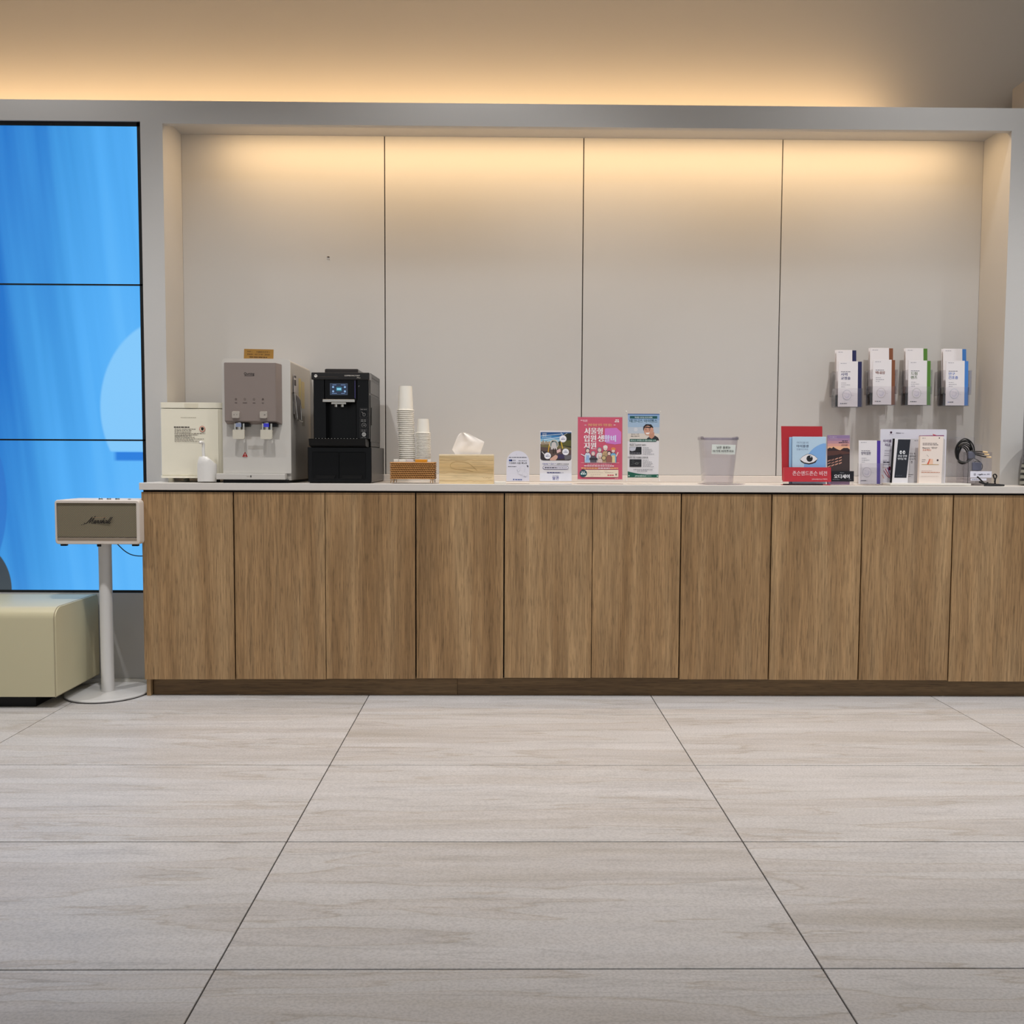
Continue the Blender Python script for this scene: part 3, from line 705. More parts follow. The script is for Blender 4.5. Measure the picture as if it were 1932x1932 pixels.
# leaflets in a wire holder on the side of the dispenser
Xs = L.X+xs
t = thing('wire_leaflet_holder', 'chrome wire holder with folded leaflets hanging on the right side of the water dispenser', 'holder', (Xs, 0, .9))
bm = BM(); y0, y1 = -.125, -.03
zz = lambda v: L.z(v)
tube(bm, [(.010, y0, zz(742)), (.014, y0, zz(760)), (.018, y0+.005, zz(785)), (.020, y0+.012, zz(792)), (.020, y1, zz(793.5)), (.014, y1+.008, zz(790))], .0022, 8, 5)
tube(bm, [(.001, y0-.012, zz(741)), (.006, y0-.004, zz(740.5)), (.010, y0, zz(742))], .0022, 8, 4)
tube(bm, [(.001, y1+.02, zz(752)), (.010, y1+.01, zz(756)), (.014, y1+.008, zz(790))], .0022, 8, 4)
obj('wire_frame', bm, CHROME, t, smooth=True)
for q, (ya, yb, za, zb_, cc, xx) in enumerate(((y0+.004, y0+.052, 780, 705, (196, 192, 192), .004), (y0+.010, y1+.004, 787, 738, (188, 180, 170), .008), (y0+.014, y1+.002, 790, 744, (110, 104, 104), .012))):
    bm = BM(); pts_ = [(ya, zz(za)), (yb, zz(za)), (yb, zz(zb_+ (8 if q else 2))), (ya, zz(zb_))]; prism(bm, pts_, xx, xx+.0012, 'x'); obj('leaflet', bm, mat('leaflet_tone_%d' % q, cc, .4), t)
bm = BM(); box(bm, .0053, .0056, y0+.008, y0+.046, zz(711), zz(707)); box(bm, .0053, .0056, y0+.010, y0+.044, zz(726), zz(715)); obj('leaflet_print', bm, mat('grey_ink', (66, 64, 66), .5), t)

# ---- coffee machine
L = Loc(645, -.17, vguess=905)
t = thing('coffee_machine', 'black automatic coffee machine with a small touchscreen on a black drawer base', 'coffee machine', L.loc())
GL = BLACK
bm = BM(); x0, x1 = L.x(581), L.x(701)
box(bm, x0, x1, 0, .405, .004, L.z(843.5), .003, 2); obj('drawer_base', bm, BLACK, t)
bm = BM(); box(bm, x0+.006, x1-.006, .01, .39, 0, .0045); obj('base_skirt', bm, BLACKM, t)
# drawer front: recessed cavities and pulls
DK = mat('black_satin', (5, 5, 6), .3, spec=.25)
bm = BM(); box(bm, L.x(590), L.x(639.5), -.004, -.0002, L.z(903), L.z(853), .0015, 2); obj('drawer', bm, DK, t)
bm = BM(); box(bm, L.x(640.5), L.x(690), -.004, -.0002, L.z(903), L.z(853), .0015, 2); obj('drawer', bm, DK, t)
for u in (615, 665):
    bm = BM(); prism(bm, [(L.x(u-19), L.z(897)), (L.x(u+19), L.z(897)), (L.x(u+17), L.z(903)), (L.x(u-17), L.z(903))], -.009, -.004, 'y'); obj('drawer_pull', bm, BLACKM, t)
# drip ledge
bm = BM(); pts_ = [(-.045, L.z(841)), (-.052, L.z(828.5)), (.05, L.z(828.5)), (.05, L.z(843.5)), (-.02, L.z(843.5))]
prism(bm, pts_, L.x(588), L.x(693), 'x'); obj('drip_tray', bm, BLACKM, t)
bm = BM()
for k in range(14):
    xx = L.x(600)+k*(L.x(676)-L.x(600))/13; box(bm, xx, xx+.0035, -.045, .0, L.z(828.5), L.z(828.5)+.0015)
obj('tray_grate', bm, CHROME, t)['kind'] = 'stuff'
# body: left column, right column, back and head
XB0, XB1 = L.x(592.5), L.x(696.5)
bm = BM(); box(bm, XB0, XB1, .06, .345, L.z(843.5), L.z(706), .004, 2)
box(bm, XB0, L.x(616), .0, .07, L.z(828.5), L.z(706), .003, 2); box(bm, L.x(672), XB1, .0, .07, L.z(828.5), L.z(706), .003, 2); box(bm, L.x(612), L.x(676), .0, .07, L.z(757), L.z(706), .002, 1)
obj('housing', bm, BLACK, t)
bm = BM(); box(bm, XB1+.0002, XB1+.0022, .03, .33, L.z(833), L.z(745), .001, 1); sd = obj('side_door', bm, mat('dark_side_panel', (26, 25, 25), .35), t)
bm = BM(); box(bm, XB1+.0023, XB1+.0045, .05, .058, L.z(802), L.z(768), .001, 1); obj('door_handle', bm, BLACK, sd)
bm = BM(); box(bm, XB1+.0002, XB1+.0018, .03, .30, L.z(742), L.z(717), .001, 1); obj('water_tank_cover', bm, mat('dark_tank_cover', (40, 39, 38), .25), t)
bm = BM(); box(bm, L.x(589.5), L.x(698), -.006, .06, L.z(718), L.z(704.5), .003, 2); hd = obj('head_band', bm, mat('black_brown_gloss', (20, 15, 12), .12), t)
bm = BM(); box(bm, L.x(592), L.x(697.5), .06, .33, L.z(711), L.z(703), .003, 2); obj('top_cover', bm, BLACK, t)
bm = BM(); box(bm, L.x(611.5), L.x(674.5), .03, .22, L.z(704.5), L.z(696), .004, 2); obj('bean_hopper_lid', bm, mat('smoked_lid', (32, 24, 19), .12), t)
P = Print(L, -.0062, 'head_print'); P.disc(598, 711, 2.9, (232, 228, 222)); P.rect(595.6, 600.4, 709.4, 710.6, (60, 56, 52)); P.text('COFFEE FACTORY', 666, 711.4, 2.5, (214, 206, 196), width=29, bold=.005); P.text('Plus', 678, 715, 2.2, (200, 192, 180), width=7, shear=.3)
P.rr(597, 640, 712.5, 713, .1, (72, 58, 44)); P.done(hd)
bm = BM(); box(bm, L.x(617), L.x(668), -.003, -.0002, L.z(754), L.z(719), .001, 1); sc_ = obj('display_bezel', bm, DK, t)
P = Print(L, -.0032, 'touchscreen')
P.rect(624.2, 657, 724.7, 746.2, (92, 106, 128), emit=True, es=.55); P.rect(625, 656.2, 725.5, 745.4, (48, 62, 88), emit=True, es=.6)
for (u, v) in ((630, 731.5), (652, 731.5), (630, 739.5), (652, 739.5)): P.disc(u, v, 1.9, (150, 190, 235), emit=True, es=.8)
P.rr(636, 646, 731.5, 739, 1, (58, 130, 150), emit=True, es=.8); P.rect(637, 645, 734, 736.4, (150, 220, 250), emit=True, es=1.0)
for (a, b, v) in ((629, 636, 727.6), (644.5, 653, 727.6), (627.5, 637, 743.4), (645, 652, 743.4)): P.rect(a, b, v-.5, v+.5, (130, 160, 210), emit=True, es=.7)
P.done(sc_)
bm = BM(); box(bm, L.x(612.5), L.x(672), -.03, -.0002, L.z(760.3), L.z(755), .001, 1); obj('spout_bar', bm, CHROME, t)
bm = BM(); box(bm, L.x(628), L.x(655.5), -.026, -.004, L.z(764.3), L.z(760.3), .0015, 1); cyl(bm, (L.x(636), -.015, L.z(764)), (L.x(636), -.015, L.z(769)), .006, 12); cyl(bm, (L.x(648), -.015, L.z(764)), (L.x(648), -.015, L.z(769)), .006, 12); obj('coffee_spout', bm, CHROME, t)
bm = BM(); box(bm, L.x(670.2), L.x(671), -.0012, .0, L.z(752), L.z(719)); obj('trim_line', bm, mat('violet_line', (70, 64, 130), .3), t)
P = Print(L, -.0001, 'side_labels'); Gy = (120, 118, 116)
for (v0, v1) in ((770.5, 787.5), (790, 808), (810, 827.5)):
    for (a, b, c, d) in ((679.5, 694, v0, v0+.5), (679.5, 694, v1-.5, v1), (679.5, 680, v0, v1), (693.5, 694, v0, v1)): P.rect(a, b, c, d, (62, 60, 60))
P.dashes(681, 692.5, 773.2, 1.2, Gy, 2, 3, 5); P.disc(687.5, 782.5, 3.0, Gy); P.disc(687.5, 782.5, 2.3, (14, 14, 15)); P.line(682.5, 777, 686, 781, .9, Gy)
P.dashes(681.5, 692, 792.6, 1.2, Gy, 5, 3, 5); P.dashes(681.5, 692, 795.4, 1.2, Gy, 6, 3, 5); P.disc(687, 802.5, 4.6, Gy); P.disc(687, 802.5, 3.8, (14, 14, 15)); P.disc(687.5, 802.7, 1.3, Gy); P.rect(684.5, 689.5, 805.5, 808, (14, 14, 15))
P.dashes(682, 691.5, 811.8, 1.0, Gy, 8, 3, 5); P.dashes(682, 691.5, 814.3, 1.0, Gy, 9, 3, 5); P.disc(687, 819.8, 4.0, (165, 163, 160)); P.line(684.5, 820, 689.5, 819, .7, (20, 20, 20)); P.dashes(682, 692, 825.5, 1.1, Gy, 12, 3, 5)
P.text('P', 678, 731, 2.6, (150, 148, 150), shear=.3); P.done(t)

# ---- rattan basket with cups and packets
L = Loc(777.5, -.17, vguess=905)
t = thing('rattan_basket', 'small rectangular woven rattan basket on wire feet holding the paper cups', 'basket', L.loc())
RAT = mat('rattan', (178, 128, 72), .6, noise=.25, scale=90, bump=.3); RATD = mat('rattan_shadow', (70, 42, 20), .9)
X0, X1, Y0, Y1 = L.x(737), L.x(818), .0, .125; ZB, ZTb = L.z(904), L.z(873.5)
def perim(x0, x1, y0, y1, n_x, n_y):
    pts = []
    for i in range(n_x): pts.append((x0+(x1-x0)*i/n_x, y0, 0, -1))
    for i in range(n_y): pts.append((x1, y0+(y1-y0)*i/n_y, 1, 0))
    for i in range(n_x): pts.append((x1-(x1-x0)*i/n_x, y1, 0, 1))
    for i in range(n_y): pts.append((x0, y1-(y1-y0)*i/n_y, -1, 0))
    return pts
rows = 9; NXs, NYs = 38, 26
bm = BM()
for r_ in range(rows):
    z = ZB+.003+(ZTb-ZB-.004)*r_/(rows-1); P_ = perim(X0, X1, Y0, Y1, NXs, NYs); pts = []
    for i, (x, y, nx, ny) in enumerate(P_):
        s_ = 1 if (i+r_) % 2 else -1; pts.append(Vector((x+nx*s_*.0013, y+ny*s_*.0013, z+s_*.0007)))
    tube(bm, pts, .0031, 5, 0, closed=True)
o = obj('weave', bm, RAT, t, smooth=True); o['kind'] = 'stuff'
bm = BM(); tube(bm, [(X0, Y0, ZTb), (X1, Y0, ZTb), (X1, Y1, ZTb), (X0, Y1, ZTb)], .0035, 8, 0, closed=True); obj('rim', bm, RAT, t)
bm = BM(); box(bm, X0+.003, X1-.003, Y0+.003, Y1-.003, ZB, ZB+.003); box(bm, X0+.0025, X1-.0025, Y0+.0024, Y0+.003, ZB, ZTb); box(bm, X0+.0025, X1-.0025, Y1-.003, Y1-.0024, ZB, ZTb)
box(bm, X0+.0024, X0+.003, Y0+.0025, Y1-.0025, ZB, ZTb); box(bm, X1-.003, X1-.0024, Y0+.0025, Y1-.0025, ZB, ZTb); obj('inner_shade_lining', bm, RATD, t)  # basket floor, and dark sheets standing in for shade in the weave's holes
for xx in (X0+.006, X1-.008):
    for yy in (Y0+.004, Y1-.004):
        bm = BM(); tube(bm, [(xx-.005, yy, ZB+.002), (xx-.006, yy, .001), (xx, yy, ZB), (xx+.005, yy, .001), (xx+.006, yy, ZB+.002)], .0011, 6, 3); obj('wire_foot', bm, mat('brass_wire', (190, 150, 100), .3, .6), t)
zin = .9+ZB+.0035
# cups (inverted, nested)
def cup_stack(u, u_top_half, u_rim_half, h_px, v_top_rim, v_low, pitch_px, yd, words, group):
    Lc = Loc(u, yd, vguess=905); s = Lc.s; rt, rr_ = u_top_half*s, u_rim_half*s; h = h_px*s
    prof = [(0, h-.006), (rt-.001, h-.006), (rt-.0008, h), (rt, h), (rr_-.0046, .0034), (rr_-.0014, .0038), (rr_, .0024), (rr_-.0004, .0004), (rr_-.002, 0), (rr_-.0048, .0008), (rt-.0015, h-.007)]
    n = int(round((v_low-v_top_rim)/pitch_px))+1
    base = Lc.z(v_top_rim)+.9
    zs_ = []
    k = 0
    while True:
        z = base-k*pitch_px*s
        if z < zin+.0005: break
        zs_.append(z); k += 1
    first_ = None; rnd = random.Random(int(u))
    for k, z in enumerate(zs_):
        lx = Lc.X+rnd.uniform(-.0009, .0009)+ (.0000 if k == 0 else .0) + k*.0003*(1 if u < 780 else .3); ly = yd+.055
        if first_ is None:
            bm = BM(); lathe(bm, prof[:-1], 28); bmesh.ops.recalc_face_normals(bm, faces=bm.faces[:])
            c = obj('paper_cup', bm, CUPM, smooth=True); first_ = c; c.location = (lx, ly, z)
            tag(c, words[0], 'cup', group)
        else:
            c = first_.copy(); COL.objects.link(c); c.location = (lx, ly, z); c['label'] = words[1]
            if k == len(zs_)-1: c['label'] = words[2]
cup_stack(762.5, 12.4, 16.6, 46.5, 774.5, 868, 3.75, -.17, ('topmost upside-down cup of the tall white paper cup stack, its sides showing', 'large white paper cup nested inside the tall stack, only its rim showing', 'lowest large paper cup of the tall stack, down in the rattan basket'), 'large paper cups in the tall stack')
cup_stack(796.3, 10.3, 14.2, 27.5, 817.5, 868, 2.75, -.17, ('topmost upside-down cup of the short white paper cup stack, its sides showing', 'small white paper cup nested inside the short stack, only its rim showing', 'lowest small paper cup of the short stack, down in the rattan basket'), 'small paper cups in the short stack')
# packets standing along the front of the basket
LB = L
rnd = random.Random(3)
for k, (u0, u1, cc, lab) in enumerate(((743, 752, (232, 226, 216), 'white sugar packet at the left front corner of the rattan basket'), (753, 766, (236, 231, 220), 'white packet in the rattan basket before the tall cup stack'), (767, 780, (222, 210, 206), 'pale pinkish packet in the middle front of the rattan basket'),
        (783.5, 806, (226, 150, 26), 'orange sachet standing in the rattan basket before the short cup stack'), (807, 813, (236, 230, 224), 'narrow white packet at the right front corner of the rattan basket'))):
    bm = BM(); Lq = Loc((u0+u1)/2, -.158, vguess=900); ww = (u1-u0)/2*Lq.s
    z1 = Lq.z(867.3+rnd.uniform(-.3, .8))+.9
    box(bm, -ww, ww, -.0018, .0018, 0, z1-zin, .0012, 2); box(bm, -ww, ww, -.0006, .0006, z1-zin-.004, z1-zin+.001)
    o = obj('packet', bm, mat('packet_%d' % k, cc, .4)); o.location = (Lq.X, -.160+.0, zin+.0005)
    tag(o, lab, 'packet', 'packets in the rattan basket')

# ---- tissue box
L = Loc(880, -.17, vguess=905)
t = thing('tissue_box', 'pale maple wood tissue box on the counter between basket and arched sign', 'tissue box', L.loc())
x0, x1, zt_ = L.x(828.5), L.x(931.5), L.z(857.5)
bm = BM()
for (a, b, c, d, e, f_) in ((x0, x1, 0, .009, 0, zt_-.0065), (x0, x1, .121, .13, 0, zt_-.0065), (x0, x0+.009, .0091, .1209, 0, zt_-.0065), (x1-.009, x1, .0091, .1209, 0, zt_-.0065)): box(bm, a, b, c, d, e, f_, .0006, 1)
obj('box_body', bm, MAPLE, t)
bm = BM(); outer = rrect(x0, x1, 0, .13, .0005, 1)
cx_ = (x0+x1)/2
box(bm, x0, cx_-.075, 0, .13, zt_-.006, zt_, .0006, 1); box(bm, cx_+.075, x1, 0, .13, zt_-.006, zt_, .0006, 1); box(bm, cx_-.075, cx_+.075, 0, .045, zt_-.006, zt_, .0006, 1); box(bm, cx_-.075, cx_+.075, .085, .13, zt_-.006, zt_, .0006, 1)
obj('lid', bm, mat('pale_lid_wood', (238, 218, 180), .5, noise=.05, scale=20), t)
P = Print(L, -.0001, 'engraving'); Pc = (196, 168, 118); P.line(911, 901, 914, 902, .6, Pc); P.line(915, 902, 920, 900.5, .6, Pc); P.line(920, 900.5, 923, 902.5, .6, Pc); P.line(923, 901.5, 928, 900.5, .6, Pc)
Q = (186, 152, 98)
kn = [(849, 878), (852, 874), (860, 871), (872, 871.5), (884, 874), (892, 880), (900, 888)]
for a, b in zip(kn, kn[1:]): P.line(a[0], a[1], b[0], b[1], .8, Q)
kn = [(849, 878), (851, 883), (860, 885.5), (874, 886), (884, 887.5), (893, 890)]
for a, b in zip(kn, kn[1:]): P.line(a[0], a[1], b[0], b[1], .8, Q)
for v, sd_ in ((868.5, 1), (891.5, 2), (907, 3)):
    r2 = random.Random(sd_); pv = v
    for u in range(829, 931, 6):
        nv = v+r2.uniform(-1.2, 1.2); P.line(u, pv, min(u+6, 931), nv, .5, (202, 170, 118)); pv = nv
P.done(t)
tis = [(-.0, 0)]
# crumpled tissue sheet rising from the slot
tt_ = thing('tissue', 'white tissue sheet sticking out of the maple tissue box', 'tissue', (L.X, L.Y+.065, .9+zt_-.004))
bm = BM(); topo = [(857.5, 856.5), (851.3, 847.8), (853.2, 842), (857, 833), (860.5, 824), (863.5, 818.5), (868, 816), (877, 816.3), (885, 819), (893, 823.5), (901, 827.5), (905, 828), (913.2, 832.5), (910, 842), (906.5, 853), (904.5, 857)]
def edge_x(side, f_):  # silhouette left / right as function of height fraction
    Lf = [(857.5, 0), (855, .10), (851.4, .22), (853.5, .36), (857, .56), (860, .76), (864, .93), (868, 1.0)]
    Rt = [(904.5, 0), (906.5, .10), (908, .25), (910.3, .38), (912.8, .56), (912.9, .60), (904, .70), (896, .80), (885, .93), (877, 1.0)]
    T = Lf if side == 0 else Rt
    for (a, fa), (b, fb) in zip(T, T[1:]):
        if fa <= f_ <= fb: return a+(b-a)*((f_-fa)/(fb-fa) if fb > fa else 0)
    return T[-1][0]
NR, NC = 22, 26; grid = []
for r_ in range(NR+1):
    f_ = r_/NR; row = []; v = 857.5-41.3*f_
    for c_ in range(NC+1):
        g_ = c_/NC; u = edge_x(0, f_)+(edge_x(1, f_)-edge_x(0, f_))*g_
        y = .004*math.sin(g_*6+f_*2.0)*(.4+.6*f_)+.0022*math.sin(g_*13+1.3-f_*4)*f_
        row.append(bm.verts.new((L.x(u), y, (857.5-v)*L.s+.004)))
    grid.append(row)
for a, b in zip(grid, grid[1:]):
    for i in range(NC): bm.faces.new((a[i], a[i+1], b[i+1], b[i]))
bmesh.ops.recalc_face_normals(bm, faces=bm.faces[:]); bmesh.ops.solidify(bm, geom=bm.faces[:], thickness=.0008)
TIS = mat('tissue_paper', (240, 234, 228), .8, noise=.01)
obj('sheet', bm, TIS, tt_, smooth=True)
# small white slab beside
L = Loc(943.5, -.165, vguess=908)
bm = BM(); box(bm, L.x(932.5), L.x(954.5), 0, .05, 0, .0105, .001, 1); o = obj('white_block', bm, WHITEP); o.location = L.loc(); tag(o, 'small flat white plastic block between the tissue box and the arched sign', 'block')

# ---- arched acrylic sign (its square code is left out)
L = Loc(977, -.165, vguess=907)
t = thing('arched_sign', 'small white arch-topped acrylic sign with blue and black lettering', 'sign', L.loc(), rot=(math.radians(-4), 0, 0))
SIGN = mat('white_acrylic', (222, 220, 230), .3, noise=.01)
bm = BM(); pts_ = [(L.x(955.5), L.z(908)), (L.x(998.5), L.z(908))] + [(L.x(977+21.5*math.cos(math.radians(a))), L.z(872-21.5*math.sin(math.radians(a)))) for a in range(0, 181, 12)]
prism(bm, pts_, 0, .003, 'y'); obj('sign_plate', bm, SIGN, t)
bm = BM(); box(bm, L.x(955.5), L.x(998.5), -.022, .03, 0, .002); obj('base_plate', bm, CLEAR2, t)
P = Print(L, -.0001, 'sign_print'); B1 = (36, 72, 150); B2 = (44, 46, 60)
P.text('♡', 974.5, 858.5, 1.6, (150, 150, 160)); P.dashes(960, 994, 863, 1.3, (96, 96, 108), 2, 2.5, 5)
P.disc(961.8, 868.6, 1.9, B1); P.disc(964.8, 868.6, 1.9, (24, 40, 90)); P.dashes(968, 972.5, 868.6, 1.8, (120, 122, 134), 5, 2, 2.5); P.dashes(978, 994, 869.2, 1.3, (150, 150, 160), 6, 3, 5)
P.text('드림렌즈 사용 매뉴얼', 977, 875.3, 3.2, (24, 22, 28), width=33.5, bold=.02)
P.dashes(958.5, 974, 880.3, 1.1, (80, 80, 92), 9, 2, 4)
for (u, v, r_) in ((983, 889, 7), (990, 895, 5), (986, 884, 5)): P.disc(u, v, r_, (206, 206, 216)); P.disc(u, v, r_-.4, (221, 219, 228))
P.disc(994.5, 880, 2.2, (46, 42, 58), a0=-120, a1=60)
P.line(975, 886, 978, 891, .4, (150, 150, 165)); P.line(978, 891, 981, 887, .4, (150, 150, 165)); P.line(988, 898, 992, 899.5, .6, (120, 120, 135))
P.disc(969.3, 904.7, 1.2, B1); P.dashes(972, 986, 904.9, 1.5, B1, 12, 3, 5); P.done(t)

# ---- lens leaflet stand, white with photo
def stand(name, u0, u1, v0, v1, Y, label, cat, m, th=.003, rot=0, rr_=.001, vg=905):
    L = Loc((u0+u1)/2, Y, vguess=vg); t = thing(name, label, cat, L.loc(), rot=(math.radians(rot), 0, 0))
    bm = BM(); prism(bm, rrect(L.x(u0), L.x(u1), L.z(v1), L.z(v0), rr_, 4), 0, th, 'y'); obj('panel', bm, m, t); return t, L
t, L = stand('photo_sign', 1018.5, 1078.5, 812.5, 907.6, -.170, 'white counter sign with a blue-sky street photograph and round white captions', 'sign', PAPER, rot=-4)
bm = BM(); box(bm, L.x(1018.5), L.x(1078.5), -.012, .045, 0, .003); obj('base_plate', bm, PAPER, t)
bm = BM(); box(bm, L.x(1018.5), L.x(1078.5), -.0035, -.0006, L.z(907.5), L.z(893.6)); pk = obj('front_pocket', bm, mat('bright_card', (234, 234, 242), .5), t)
P = Print(L, 0, 'street_picture')
pic = [(1019.5, 815.3), (1077.8, 815.3), (1077.8, 865), (1076.5, 867.8), (1073, 868.8), (1025, 868.8), (1021, 867.8), (1019.5, 865)]
P.poly(pic[::-1], (66, 54, 50))
P.rect(1019.5, 1077.8, 815.3, 822, (34, 84, 140)); P.rect(1019.5, 1077.8, 822, 828, (58, 128, 182)); P.rect(1019.5, 1077.8, 828, 835, (140, 184, 208)); P.rect(1019.5, 1040, 833, 838, (196, 196, 180))
for (a, b, c, d, e) in ((1020, 822.5, 1062, 818.5, 1.0), (1026, 829, 1058, 825, 1.4), (1022, 826, 1040, 824.5, .9), (1034, 832, 1060, 830, .8)): P.line(a, b, c, d, e, (206, 224, 236))
P.poly([(1077.8, 817), (1077.8, 846), (1054, 843), (1050, 836), (1056, 832), (1062, 828), (1064, 818)], (40, 44, 26)); P.poly([(1077.8, 830), (1077.8, 842), (1056, 840), (1058, 834), (1068, 831)], (88, 88, 40))
for (u, h_) in ((1021, 5), (1023.5, 8), (1026, 4), (1029, 7), (1032, 5), (1035, 6)): P.rect(u, u+2, 839-h_, 841, (150, 128, 104))
P.poly([(1019.5, 840), (1050, 839), (1077.8, 845), (1077.8, 850), (1019.5, 846)], (112, 104, 66))
P.poly([(1019.5, 843), (1077.8, 849), (1077.8, 862), (1019.5, 860)], (92, 74, 68)); P.poly([(1019.5, 850), (1034, 852), (1040, 868.8), (1026, 868.8), (1019.5, 864)], (52, 44, 48))
P.line(1022, 852, 1030, 861, 1.6, (206, 200, 196)); P.line(1037, 834, 1034, 853, 1.6, (224, 170, 40)); P.line(1061.5, 846, 1058, 832, 1.6, (218, 180, 52))
P.disc(1045, 838, 8.6, (216, 206, 190)); P.disc(1045, 838.4, 7.4, (120, 134, 134)); P.poly([(1039, 848), (1051, 848), (1049, 836), (1045, 833.5), (1041, 836)], (206, 198, 196)); P.disc(1042.6, 832.6, 1.4, (40, 32, 30)); P.rect(1043, 1045, 846, 856, (48, 32, 30)); P.rect(1046.5, 1048.5, 846, 855, (48, 32, 30))
P.poly([(1050, 850), (1057, 846), (1058, 852), (1051, 855)], (232, 190, 186)); P.line(1062, 822, 1058, 816, .5, (240, 240, 235)); P.line(1062, 822, 1070, 817, .5, (240, 240, 235)); P.line(1062, 822, 1055, 824, .4, (240, 240, 235))
P.poly([(1037, 866), (1048, 858), (1054, 861), (1048, 868.6), (1038, 868.6)], (214, 168, 150)); P.poly([(1052, 857), (1066, 856), (1066, 865), (1052, 866)], (60, 50, 84)); P.poly([(1064, 860), (1077.8, 858), (1077.8, 866), (1066, 868)], (104, 100, 104))
for (u, v, r_) in ((1062, 827.8, 6.3), (1067, 852.5, 5.9), (1033, 860, 5.9)):
    P.disc(u, v, r_+.5, (206, 204, 208)); P.disc(u, v, r_, (240, 238, 242)); P.rect(u-2, u+2, v-2.4, v-1.6, (120, 130, 180)); P.dashes(u-3.6, u+3.6, v+.6, 1.6, (40, 50, 110), int(u), 1.5, 2.5)
P.text('알콘', 1027, 823.5, 4.2, (236, 240, 244), width=8, bold=.02); P.rect(1023, 1031, 817.4, 818, (220, 226, 232))
P.text('Clarity + Gen = ', 1036, 876.2, 2.6, (44, 56, 150), width=25, bold=.01); P.text('선명한 눈 CHOICE', 1061.5, 876.8, 2.9, (40, 36, 70), width=23, bold=.01)
P.rr(1024, 1072.5, 879, 885.6, 3.2, (70, 66, 118)); P.rr(1024.7, 1071.8, 879.7, 884.9, 2.6, (226, 222, 230)); P.dashes(1027.5, 1050, 882.4, 1.9, (44, 42, 66), 4, 3, 6); P.dashes(1050.5, 1069.5, 882.5, 1.1, (96, 94, 120), 5, 2, 4)
P.dashes(1032, 1057, 891.8, 1.9, (60, 62, 110), 7, 3, 6); P.dashes(1057.5, 1063, 891.8, 1.2, (140, 140, 160), 8, 1, 2)
P.done(t)
P = Print(L, -.0036, 'pocket_print'); P.dashes(1042.5, 1054, 897.8, .8, (130, 132, 150), 4, 1, 2); P.text('알콘', 1048.3, 905.2, 6.0, (50, 48, 150), width=12, bold=.02); P.done(pk)

# ---- pink poster in an acrylic holder
t, L = stand('poster_holder', 1089, 1175, 785.5, 906.6, -.150, 'clear acrylic holder with a bright pink printed poster with cartoon-style people', 'poster', CLEAR, th=.0025, rot=-4)
bm = BM(); box(bm, L.x(1089), L.x(1175), -.015, .05, 0, .0022); obj('base_plate', bm, CLEAR, t)
bm = BM(); box(bm, L.x(1090), L.x(1174), -.0012, -.0003, L.z(904.2), L.z(787)); po = obj('poster_sheet', bm, mat('rose_pink_paper', (206, 88, 112), .35, noise=.02, scale=8), t)
P = Print(L, -.0013, 'poster_print'); WH = (240, 230, 232); YL = (240, 200, 130)
P.dashes(1095, 1108, 793, 1.6, (232, 190, 198), 3, 3, 5); P.dashes(1100, 1108, 795.4, 1.0, (232, 190, 198), 4, 2, 3); P.dashes(1161, 1167, 792.3, 2.2, WH, 5, 2, 3); P.dashes(1159.5, 1168.5, 795.4, 2.0, WH, 6, 3, 4)
P.text('건강·일상 모두 걱정 없는', 1132, 804.0, 4.6, YL, width=46, bold=.02); P.rect(1102.5, 1106, 801.7, 802.6, WH); P.rect(1157.5, 1161, 801.2, 802.1, WH)
P.poly([(1141, 808), (1163, 807), (1172, 815), (1171.5, 837), (1160, 838.5), (1143, 836), (1140.5, 828)][::-1], (208, 120, 196))
P.text('서울형', 1119.5, 819.6, 12.6, WH, width=34, bold=.055); P.text('입원', 1113, 833.6, 12.6, WH, width=22.5, bold=.055); P.text('생', 1133, 833.4, 12.6, WH, width=11, bold=.055); P.text('활비', 1150.5, 833.4, 12.6, (216, 214, 246), width=22, bold=.055); P.text('지원', 1113, 847.5, 12.6, WH, width=22.5, bold=.055)
# six simple drawn figures
def figure(u, v, hair, top, skin=(238, 206, 196), s_=1.0, hat=None, apron=None):
    P.poly([(u-6*s_, 873), (u-6.4*s_, v+9*s_), (u-3.6*s_, v+4.5*s_), (u+3.6*s_, v+4.5*s_), (u+6.4*s_, v+9*s_), (u+6*s_, 873)], (72, 62, 74)); P.poly([(u-5.4*s_, 872.6), (u-5.8*s_, v+9.3*s_), (u-3.3*s_, v+5*s_), (u+3.3*s_, v+5*s_), (u+5.8*s_, v+9.3*s_), (u+5.4*s_, 872.6)], top)
    if apron: P.poly([(u-3.6*s_, 872.6), (u-3*s_, v+9*s_), (u+3*s_, v+9*s_), (u+3.6*s_, 872.6)], apron)
    P.disc(u, v-.4, 4.3*s_, (72, 62, 74), rv=4.8*s_); P.disc(u, v-.6, 3.9*s_, hair, rv=4.4*s_); P.disc(u, v+.6, 3.0*s_, skin, rv=3.4*s_)
    P.disc(u-1.2*s_, v+.4, .4, (60, 48, 50)); P.disc(u+1.2*s_, v+.4, .4, (60, 48, 50)); P.line(u-.9*s_, v+2.3*s_, u+.9*s_, v+2.3*s_, .4, (180, 80, 86))
    if hat: P.poly([(u-4.4*s_, v-1.4*s_), (u-3.6*s_, v-5*s_), (u, v-6.4*s_), (u+3.6*s_, v-5*s_), (u+4.4*s_, v-1.4*s_)], hat)
